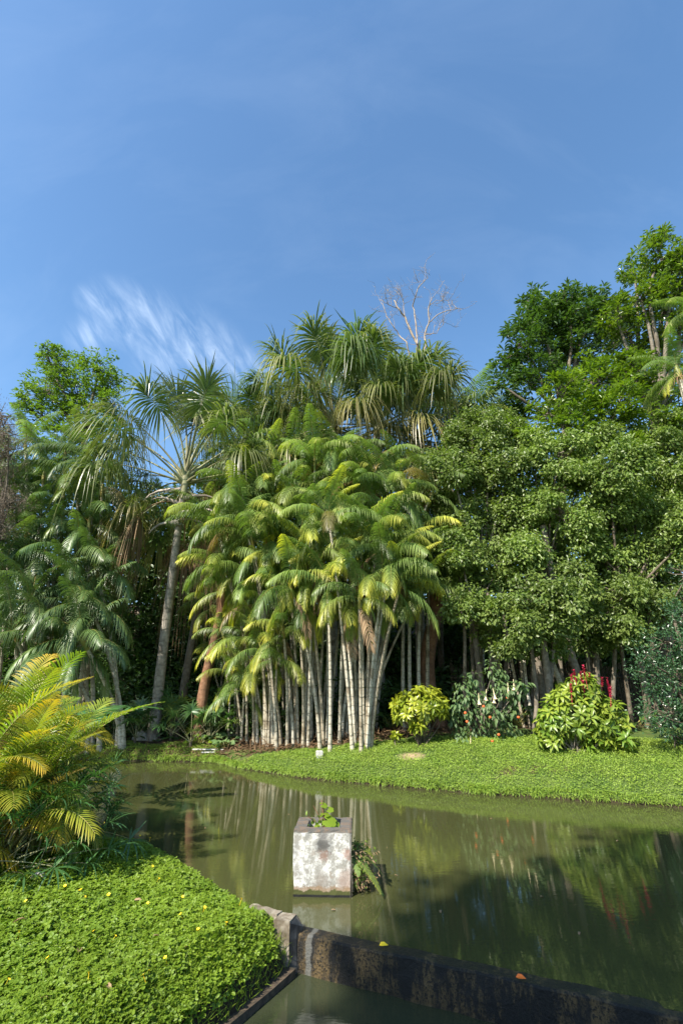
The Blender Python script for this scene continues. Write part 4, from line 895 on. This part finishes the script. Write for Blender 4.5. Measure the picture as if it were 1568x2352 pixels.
def shrub(name, label, base, lobes, ntip, nl, L, Wd, mat, seed, cat='shrub', stems=6, lift=.35, low=-.5):
    rg = np.random.default_rng(seed); root = link(name, None, loc=base); tag(root, label, cat); mb = MB(); ms = MB()
    for (c, r) in lobes:
        c = np.array(c, float); r = np.array(r, float); n = int(ntip * r[0] * r[2] * 4); d = nrm(rg.normal(size=(n, 3))); d = d[d[:, 2] > low]
        C = c + d * r * rg.uniform(.72, 1.04, (len(d), 1)); A = nrm(d + np.array([0, -.05, .45]) + rg.normal(size=d.shape) * .2); whorl(mb, C, A, nl, L, Wd, rg, lift=lift)
        inner = c + nrm(rg.normal(size=(n // 2, 3))) * r * .55; whorl(mb, inner, nrm(rg.normal(size=(n // 2, 3)) + np.array([0, 0, .6])), nl, L, Wd, rg)
        for k in range(stems): 
            j = rg.integers(len(C)); limb(ms, np.array([rg.normal() * .06, rg.normal() * .06, -.05]), C[j] * .9 + c * .1, .022, .008, rg, 6, 5)
    link('foliage', mb.mesh('foliage', M[mat], True), root); link('stems', ms.mesh('stems', M['trunk'], True), root); return root
b = gp(966, 1712); y1 = b[1]; m_ = mpp(1630, y1)
c = at(966, 1622, y1) - b
shrub('golden_shrub', 'round yellow-green shrub on thin stems right of the palm clump', b, [(c, (.80, .6, .52)), (at(925, 1640, y1) - b, (.26, .3, .28)), (at(1005, 1622, y1) - b, (.26, .3, .26)), (at(960, 1668, y1 - .2) - b, (.18, .16, .16))], 75, 9, .21, .085, 'lf_croton', 1)
b2 = gp(912, 1712); shrub('golden_seedling', 'small yellow-green seedling left below the round shrub', b2, [(np.array([0, 0, .22]), (.13, .12, .14))], 90, 8, .16, .07, 'lf_croton', 2)
b = gp(1340, 1740); b[1] += .45; b[2] = hz1(b[0], b[1]); y2 = b[1]
A_ = lambda x, y, dy=0: at(x, y, y2 + dy) - b
root = shrub('flowering_shrub', 'large yellow-green shrub topped with crimson flower spikes', b, [(A_(1335, 1640), (.80, .6, .60)), (A_(1275, 1655), (.42, .4, .5)), (A_(1400, 1650), (.42, .4, .48)), (A_(1335, 1580), (.44, .4, .34)), (A_(1425, 1705, -.3), (.26, .28, .34)), (A_(1300, 1600), (.35, .35, .3)), (A_(1260, 1690), (.3, .3, .3)), (A_(1370, 1700, -.1), (.4, .3, .3))],
             48, 9, .22, .085, 'lf_green', 3, stems=3, low=-.8)
rgf = random.Random(3)
for (px, py, s) in [(1318, 1545, 1), (1325, 1560, .8), (1340, 1535, 1), (1337, 1570, 1), (1395, 1575, 1.5), (1398, 1585, 1.2), (1350, 1550, .9), (1308, 1572, .8), (1310, 1552, .9), (1378, 1560, .9), (1332, 1552, 1.1)]:
    mb = MB(); n = 46; zz = np.random.default_rng(px).random(n) * .26 * s; aa = np.random.default_rng(py).random(n) * 6.28; s *= .62
    D = np.stack([np.cos(aa), np.sin(aa), .9 + 0 * aa], 1); scatter(mb, T_FOLD, np.stack([0 * zz, 0 * zz, zz], 1), D, np.stack([-np.sin(aa) * 0, 0 * aa, 1 + 0 * aa], 1) + D * .1, .055, .03, .5); tube(mb, [(0, 0, -.3), (0, 0, .26 * s)], .006, 4)
    p = A_(px, py, -.25 + rgf.uniform(-.15, .3)) - np.array([0, 0, .2]); o = link('flower_spike', mb.mesh('flower_spike', M['flower_red']), root, p); o.rotation_euler = (rgf.uniform(-.2, .2), rgf.uniform(-.2, .2), 0)
# angel's trumpet shrub
b = gp(1110, 1700); b[1] += .3; y3 = b[1]; rg = np.random.default_rng(9)
root = link('trumpet_shrub', None, loc=b); tag(root, 'open green shrub hung with cream trumpet flowers between the two yellow shrubs', 'shrub')
mb = MB(); ms = MB(); tips = [(1060, 1575), (1085, 1560), (1130, 1535), (1150, 1550), (1100, 1600), (1050, 1620), (1075, 1640), (1120, 1610), (1160, 1590), (1140, 1640), (1175, 1630), (1055, 1680), (1095, 1670), (1185, 1590), (1200, 1575), (1070, 1710), (1085, 1735), (1130, 1680), (1180, 1680), (1160, 1660), (1040, 1650), (1110, 1640), (1150, 1700), (1070, 1600), (1145, 1575)]
for (px, py) in tips:
    c = at(px, py, y3 - .35 + rg.uniform(-.3, .3)) - b; limb(ms, np.array([rg.normal() * .15, 0, 0]), c, .018, .007, rg, 6, 5)
    n = 40; off = rg.normal(size=(n, 3)) * .11; O = c + off; X = nrm(off * .8 + np.array([0, -.1, -.1]) + rg.normal(size=(n, 3)) * .04 - np.array([0, 0, .05])); Nn = np.array([0, -.5, .8]) + off * 4 + rg.normal(size=(n, 3)) * .25
    scatter(mb, T_LENS, O, X, Nn, rg.uniform(.10, .22, n), rg.uniform(.06, .10, n), rg.random(n))
link('foliage', mb.mesh('foliage', M['lf_trumpet'], True), root); link('stems', ms.mesh('stems', M['trunk'], True), root)
mb = MB(); tube(mb, [(0, 0, 0), (0, 0, -.10), (0, 0, -.19), (0, 0, -.26), (0, 0, -.285)], [.007, .011, .02, .038, .07], 10, cap=False); fl = mb.mesh('trumpet_flower', M['flower_white'], True)
for (px, py) in [(1098, 1592), (1116, 1583), (1131, 1581), (1134, 1590), (1165, 1568), (1083, 1722), (1068, 1718), (1178, 1560), (1080, 1690)]:
    o = link('trumpet_flower', fl, root, at(px, py, y3 - .7) - b); o.rotation_euler = (rgf.uniform(-.15, .15), rgf.uniform(-.15, .15), 0)
of = simple('orange_bloom', (.72, .12, .03)); mb = MB(); tube(mb, [(0, 0, 0), (0, 0, .03), (0, 0, .06)], [.02, .045, .02], 7); fo = mb.mesh('orange_flower', of, True)
for (px, py) in [(1068, 1640), (1125, 1650), (1190, 1650), (1130, 1705), (1165, 1605), (1110, 1625), (1072, 1660), (1145, 1690)]: link('orange_flower', fo, root, at(px, py, y3 - .7) - b)

# big round leaves and reddish plant at the clump's left foot; dark broad plants right
def rosette_plant(name, label, px, py, n, L, Wd, mat, seed, lift=.6, dy=.1, ht=.3, tpl=T_LENS, group=None):
    b = gp(px, py); b[1] += dy; b[2] = hz1(b[0], b[1]); rg = np.random.default_rng(seed); root = link(name, None, loc=b); tag(root, label, 'plant', group); mb = MB(); ms = MB()
    a = rg.random(n) * 6.28; r = rg.uniform(.2, 1, n) * ht * 1.1; O = np.stack([np.cos(a) * r, np.sin(a) * r, rg.uniform(.3, 1.0, n) * ht], 1); X = np.stack([np.cos(a), np.sin(a), rg.uniform(-.3, lift, n)], 1)
    scatter(mb, tpl, O, X, np.array([0, -.35, 1.0]) + rg.normal(size=(n, 3)) * .3, L * rg.uniform(.7, 1.15, n), Wd * rg.uniform(.8, 1.15, n), rg.random(n))
    for o in O: tube(ms, [(0, 0, -.05), tuple(o * .6 + np.array([0, 0, .05])), tuple(o)], .008, 4)
    link('leaves', mb.mesh('leaves', M[mat], True), root); link('stems', ms.mesh('stems', M['petiole_green']), root)
rosette_plant('heart_leaf_plant', 'pale heart-leaved plant at the left foot of the clump', 485, 1712, 26, .26, .22, 'lf_trumpet', 1, dy=.15)
rosette_plant('heart_leaf_plant', 'pale heart-leaved plant beside the planks, nearest the water', 515, 1722, 24, .24, .2, 'lf_trumpet', 2, dy=.1)
rosette_plant('heart_leaf_plant', 'heart-leaved plant among the leftmost clump stems', 455, 1715, 18, .22, .18, 'cover', 3, dy=.1)
rosette_plant('reddish_plant', 'plant with orange-red upright leaves right of the ringed palm trunk', 436, 1690, 22, .30, .07, 'red_leaf', 4, lift=2.0, dy=.5, ht=.5)
rosette_plant('broad_leaf_plant', 'dark broad-leaved plant in shade right of the red-flowered shrub', 1490, 1680, 14, .4, .24, 'lf_dark', 5, dy=.6, ht=.45)
rosette_plant('broad_leaf_plant', 'dark broad-leaved plant behind the yellow-green round shrub', 900, 1680, 20, .3, .18, 'lf_dark', 6, dy=.5, ht=.5)
rosette_plant('broad_leaf_plant', 'dark broad-leaved plant between trumpet shrub and flowering shrub', 1210, 1680, 20, .3, .18, 'lf_dark', 7, dy=.7, ht=.6)

# small things
def rock(name, label, c, r, seed, mat='stone', cat='rock'):
    rg = np.random.default_rng(seed); mb = MB(); nu, nv = 12, 7; V = []
    for j in range(nv):
        th = math.pi * j / (nv - 1)
        for i in range(nu): ph = 2 * math.pi * i / nu; k = 1 + .14 * math.sin(3 * ph + j) + rg.normal() * .05; V.append((r[0] * k * math.sin(th) * math.cos(ph), r[1] * k * math.sin(th) * math.sin(ph), r[2] * k * math.cos(th)))
    F = [(j * nu + i, j * nu + (i + 1) % nu, (j + 1) * nu + (i + 1) % nu, (j + 1) * nu + i) for j in range(nv - 1) for i in range(nu)]
    mb.add(V, F); tag(link(name, mb.mesh(name, M[mat]), loc=c), label, cat)
b = gp(322, 1700); rock('rock', 'grey-brown rock on the bank left of the ringed palm trunk', b + np.array([0, 0, .05]), (.28, .2, .22), 1)
p = onz(88, 2020, .45); zc = hz1(p[0], p[1]); p = onz(88, 2020, zc + .05); rock('stone', 'pale flat stone lying in the near ground cover', (p[0], p[1], zc + .07), (.075, .05, .05), 2, cat='stone')
b = gp(733, 1742); mb = MB(); box(mb, (0, 0, .05), .17, .15, .26, bev=.01); tag(link('concrete_marker', mb.mesh('concrete_marker', M['plank']), loc=b + np.array([0, .05, 0]), rz=.2), 'small pale concrete marker on the grass before the clump', 'marker')
for (px, py, L_, w, rz, lb) in [(478, 1724, 1.0, .12, -.05, 'long grey weathered plank lying by the far bank'), (478, 1731, .42, .08, .1, 'short white plank lying below the long grey plank')]:
    b = gp(px, py + 3); mb = MB(); box(mb, (0, 0, .06), L_, w, .03, bev=.004); tag(link('plank', mb.mesh('plank', M['plank']), loc=b, rz=rz), lb, 'plank')
# leaf stuck on the weir
lp = onz(880, 2172, .03)[:2]; mb = MB(); scatter(mb, T_LENS, np.array([[0, 0, 0.0]]), np.array([[1.0, .2, .15]]), np.array([[0, -.4, 1.0]]), .09, .05, .5)
tag(link('fallen_leaf', mb.mesh('fallen_leaf', M['flower_yellow']), loc=(lp[0] - .04, lp[1] - .01, .035)), 'yellow fallen leaf caught on top of the weir wall', 'leaf')
lp = onz(1195, 2246, .03)[:2]; mb = MB(); scatter(mb, T_LENS, np.array([[0, 0, 0.0]]), np.array([[1.0, -.3, .2]]), np.array([[0, -.4, 1.0]]), .08, .05, .5)
tag(link('fallen_leaf', mb.mesh('fallen_leaf', M['flower_orange']), loc=(lp[0] - .04, lp[1], .035)), 'orange fallen leaf on the weir wall, farther right', 'leaf')
dl = MB(); scatter(dl, T_LENS, np.array([[0, 0, 0.0]]), np.array([[1.0, 0, .1]]), np.array([[0, 0, 1.0]]), .10, .04, .5); dlm = dl.mesh('dry_leaf', M['dead_leaf'])
for i, (px, py) in enumerate([(305, 2070), (180, 2190), (60, 2110), (240, 2260), (420, 2180), (110, 2290), (515, 2240), (350, 2150), (20, 2060)]):
    p = onz(px, py, .3)
    for _ in range(4): p = onz(px, py, hz1(p[0], p[1]) + .08)
    o = link('dry_leaf', dlm, loc=p); o.rotation_euler = (R(15 - i * 3), R(i * 4 - 12), i * 1.9); tag(o, 'dry curled brown leaf lying on the near ground cover', 'leaf', 'dry leaves on the near bank')
for i, (px, py) in enumerate([(905, 2010), (560, 1830), (1010, 2090), (1240, 2060), (1130, 1880), (470, 1900), (860, 1960), (1420, 1930), (660, 1870), (390, 1790), (1330, 2140), (760, 2090)]):
    p = onz(px, py, .006); o = link('floating_leaf', dlm, loc=p); o.rotation_euler = (0, R(6), i * 2.3); o.scale = (.55 + .05 * (i % 4),) * 3; tag(o, 'small brown leaf floating on the murky pond', 'leaf', 'leaves floating on the pond')
# plants on the block
rg = np.random.default_rng(12); root = link('planter_weed', None, loc=(BX, BY, .52)); tag(root, 'broad-leaved weed growing out of the top of the planter block', 'plant'); mb = MB(); ms = MB()
def biglf(c, L_, a, tilt, N_=None):
    c = np.array(c, float); th = np.linspace(-2.7, 2.7, 23); rr = L_ * (.5 + .5 * np.abs(np.cos(th * .5)) ** .6) * (1 - .16 * (np.arange(23) % 4 == 0))
    X = np.array([math.cos(a), math.sin(a), 0]); Nn = nrm(np.array([math.cos(a) * tilt, math.sin(a) * tilt - .45, 1.0])); X = nrm(X - X @ Nn * Nn); Y = np.cross(Nn, X)
    V = [c] + [c + r * (math.cos(t) * X + math.sin(t) * Y) - Nn * .12 * r for t, r in zip(th, rr)]; mb.add(V, [(0, i, i + 1) for i in range(1, 23)], .8)
for c, L_, a, t in [((.05, -.08, .19), .11, -.3, .2), ((.01, -.02, .24), .07, 1.2, .3), ((-.02, .05, .33), .065, .3, .3), ((.06, .05, .28), .06, -.2, .1), ((-.08, -.10, .13), .05, 2.6, .2), ((.12, -.05, .15), .08, -.5, .4)]:
    biglf(c, L_, a, t); tube(ms, [(0, 0, 0), (c[0] * .5, c[1] * .4, c[2] * .7), c], .004, 4)
n = 60; off = rg.normal(size=(n, 3)) * np.array([.07, .05, .05]) + np.array([-.05, -.02, .14]); scatter(mb, T_LENS, off, rg.normal(size=(n, 3)) + np.array([0, 0, .4]), rg.normal(size=(n, 3)) + np.array([0, 0, 1.2]), .055, .028, rg.random(n))
for d in [(-.14, .0, .33), (-.2, -.03, .22), (-.04, .06, .38)]: tube(ms, [(0, 0, 0), (d[0] * .4, 0, d[2] * .6), d], .004, 4)
link('leaves', mb.mesh('leaves', M['cover'], True), root); link('stems', ms.mesh('stems', M['trunk_red']), root)
fern_f = [pinnate(.30 + .09 * v, R(35 - 25 * v), R(-60), 26, .07, .016, .3, fold=.1, sweep=.3, seed=170 + v, mat='frond', rr=.003, petf=.08, name='fern_frond') for v in range(3)]
root = link('fern', None, loc=(BX + .35, BY - .05, .34)); tag(root, 'yellowish fern sprouting from the right side of the planter block', 'fern')
for i, az in enumerate([-10, 15, -35, 30, -60, 5, 50, -80, -20]):
    o = link('frond', fern_f[i % 3], root, (0, rg.uniform(-.12, .12), rg.uniform(-.12, .08))); o.rotation_euler = (0, 0, R(az)); o.color = (.7 if i < 4 else .1, 0, 0, 1)
mb = MB(); n = 900; t = rg.random(n); O = np.stack([rg.gamma(2, .045, n), rg.uniform(-.2, .2, n), .1 - t * .4], 1)
scatter(mb, T_DIA, O, rg.normal(size=(n, 3)) * .5 + np.array([.3, 0, -.6]), rg.normal(size=(n, 3)), rg.uniform(.02, .05, n), rg.uniform(.008, .018, n), rg.random(n))
link('dry_roots', mb.mesh('dry_roots', M['dead_leaf']), root)
mb = MB(); n = 420; t = rg.random(n); O = np.stack([rg.gamma(2, .04, n), rg.uniform(-.2, .2, n), .12 - t * .4], 1)
scatter(mb, T_DIA, O, rg.normal(size=(n, 3)), rg.normal(size=(n, 3)), .04, .02, rg.random(n)); link('leaves', mb.mesh('leaves', M['lf_bright']), root)

# cane fence in the shade
f0, f1 = at(1030, 1500, 18.3), at(1500, 1500, 17.0); rg = random.Random(8); root = link('cane_fence', None, loc=(f0[0], f0[1], 0)); tag(root, 'dark cane fence half hidden behind the shrubs on the right', 'fence')
mb = MB(); n = 150
for i in range(n):
    t = i / n; x = (f1[0] - f0[0]) * t; y = (f1[1] - f0[1]) * t; z = hz1(f0[0] + x, f0[1] + y); h = rg.uniform(1.7, 2.15); tube(mb, [(x, y, z - .1), (x + rg.uniform(-.03, .03), y + rg.uniform(-.02, .02), z + h)], .021, 5)
link('canes', mb.mesh('canes', M['fence']), root); mb = MB()
for h in (.6, 1.5): tube(mb, [(0, -.04, hz1(*f0[:2]) + h), (f1[0] - f0[0], f1[1] - f0[1] - .04, hz1(*f1[:2]) + h)], .03, 6)
link('rails', mb.mesh('rails', M['fence']), root)
# thin background trunks
TK = [(640, 1620, 18.0, .05, -8, 'x'), (415, 1640, 19.0, .17, 6, 'dark trunk right of the ringed palm, deep in shade'), (465, 1640, 17.6, .2, 4, 'stout reddish-brown trunk left of the clump stems'), (1008, 1620, 17.4, .30, -6, 'thick reddish-brown fibrous trunk right of the clump'),
      (1140, 1600, 17.0, .07, -14, 'pale thin trunk, left of a leaning pair behind the trumpet shrub'), (1152, 1600, 17.2, .07, -10, 'pale thin trunk, right of a leaning pair behind the trumpet shrub'),
      (1195, 1640, 16.2, .05, -5, 'pale sapling stem, first left of the flowering shrub'), (1207, 1640, 16.4, .05, -3, 'pale sapling stem, second left of the flowering shrub'), (1219, 1640, 16.3, .055, 0, 'pale sapling stem nearest the flowering shrub'),
      (1315, 1560, 16.0, .09, -16, 'mottled pale trunk above the crimson flowers'), (1360, 1560, 15.6, .15, -12, 'stout dark leaning trunk behind the crimson flowers')]
for i, (px, py, yd, r, lean, lb) in enumerate(TK[1:]):
    bs = gpt(px, yd); tp = bs + np.array([lean * .06, 0, 6.5]); mb = MB(); limb(mb, np.array([0, 0, -.2]), tp - bs, r, r * .7, np.random.default_rng(i), 10, 10)
    root = link('forest_tree', None, loc=bs); tag(root, lb, 'tree'); link('trunk', mb.mesh('trunk', M['trunk_red'] if 'reddish' in lb else M['ptrunk'] if 'pale' in lb else M['trunk'], True), root)
# tree standing behind the photographer: its shade falls over the weir and the near right water
bs = np.array([-12.6, -12.2, 0.6]); rg = np.random.default_rng(77); root = link('shade_tree', None, loc=bs); tag(root, 'big leafy tree behind the viewer shading the weir and the near right water', 'tree')
sh = [(1.6, 4.7, 1.5), (.9, 2.9, 1.6), (2.9, 6.0, 1.3), (4.6, 6.8, 1.5), (3.2, 3.9, 1.8), (5.6, 5.0, 2.0), (6.8, 7.4, 1.5), (5.0, 2.6, 2.0), (8.2, 6.0, 2.0), (1.3, 5.6, .9), (9.3, 8.3, 1.6)]
lob = []
for k, (tx, ty, r) in enumerate(sh):
    zc = 19.5 + (k % 3) * .6; off = zc / math.tan(SUN_EL); lob.append((np.array([tx + off * math.sin(SUN_AZ), ty + off * math.cos(SUN_AZ), zc]) - bs, (r, r, r)))
mbl = MB(); cents = crown_leaves(mbl, lob, 30, .6, 30, T_DIA, .34, .2, 'up', rg=rg, shell=.2); link('crown', mbl.mesh('crown', M['lf_bright']), root)
mb = MB(); fk = np.array([-11.6, -11.2, 14.0]) - bs; limb(mb, np.array([0, 0, -.3]), fk, .3, .2, rg, 10, 12)
for c, r in lob: limb(mb, fk, c, .13, .05, rg)
link('trunk', mb.mesh('trunk', M['trunk'], True), root)
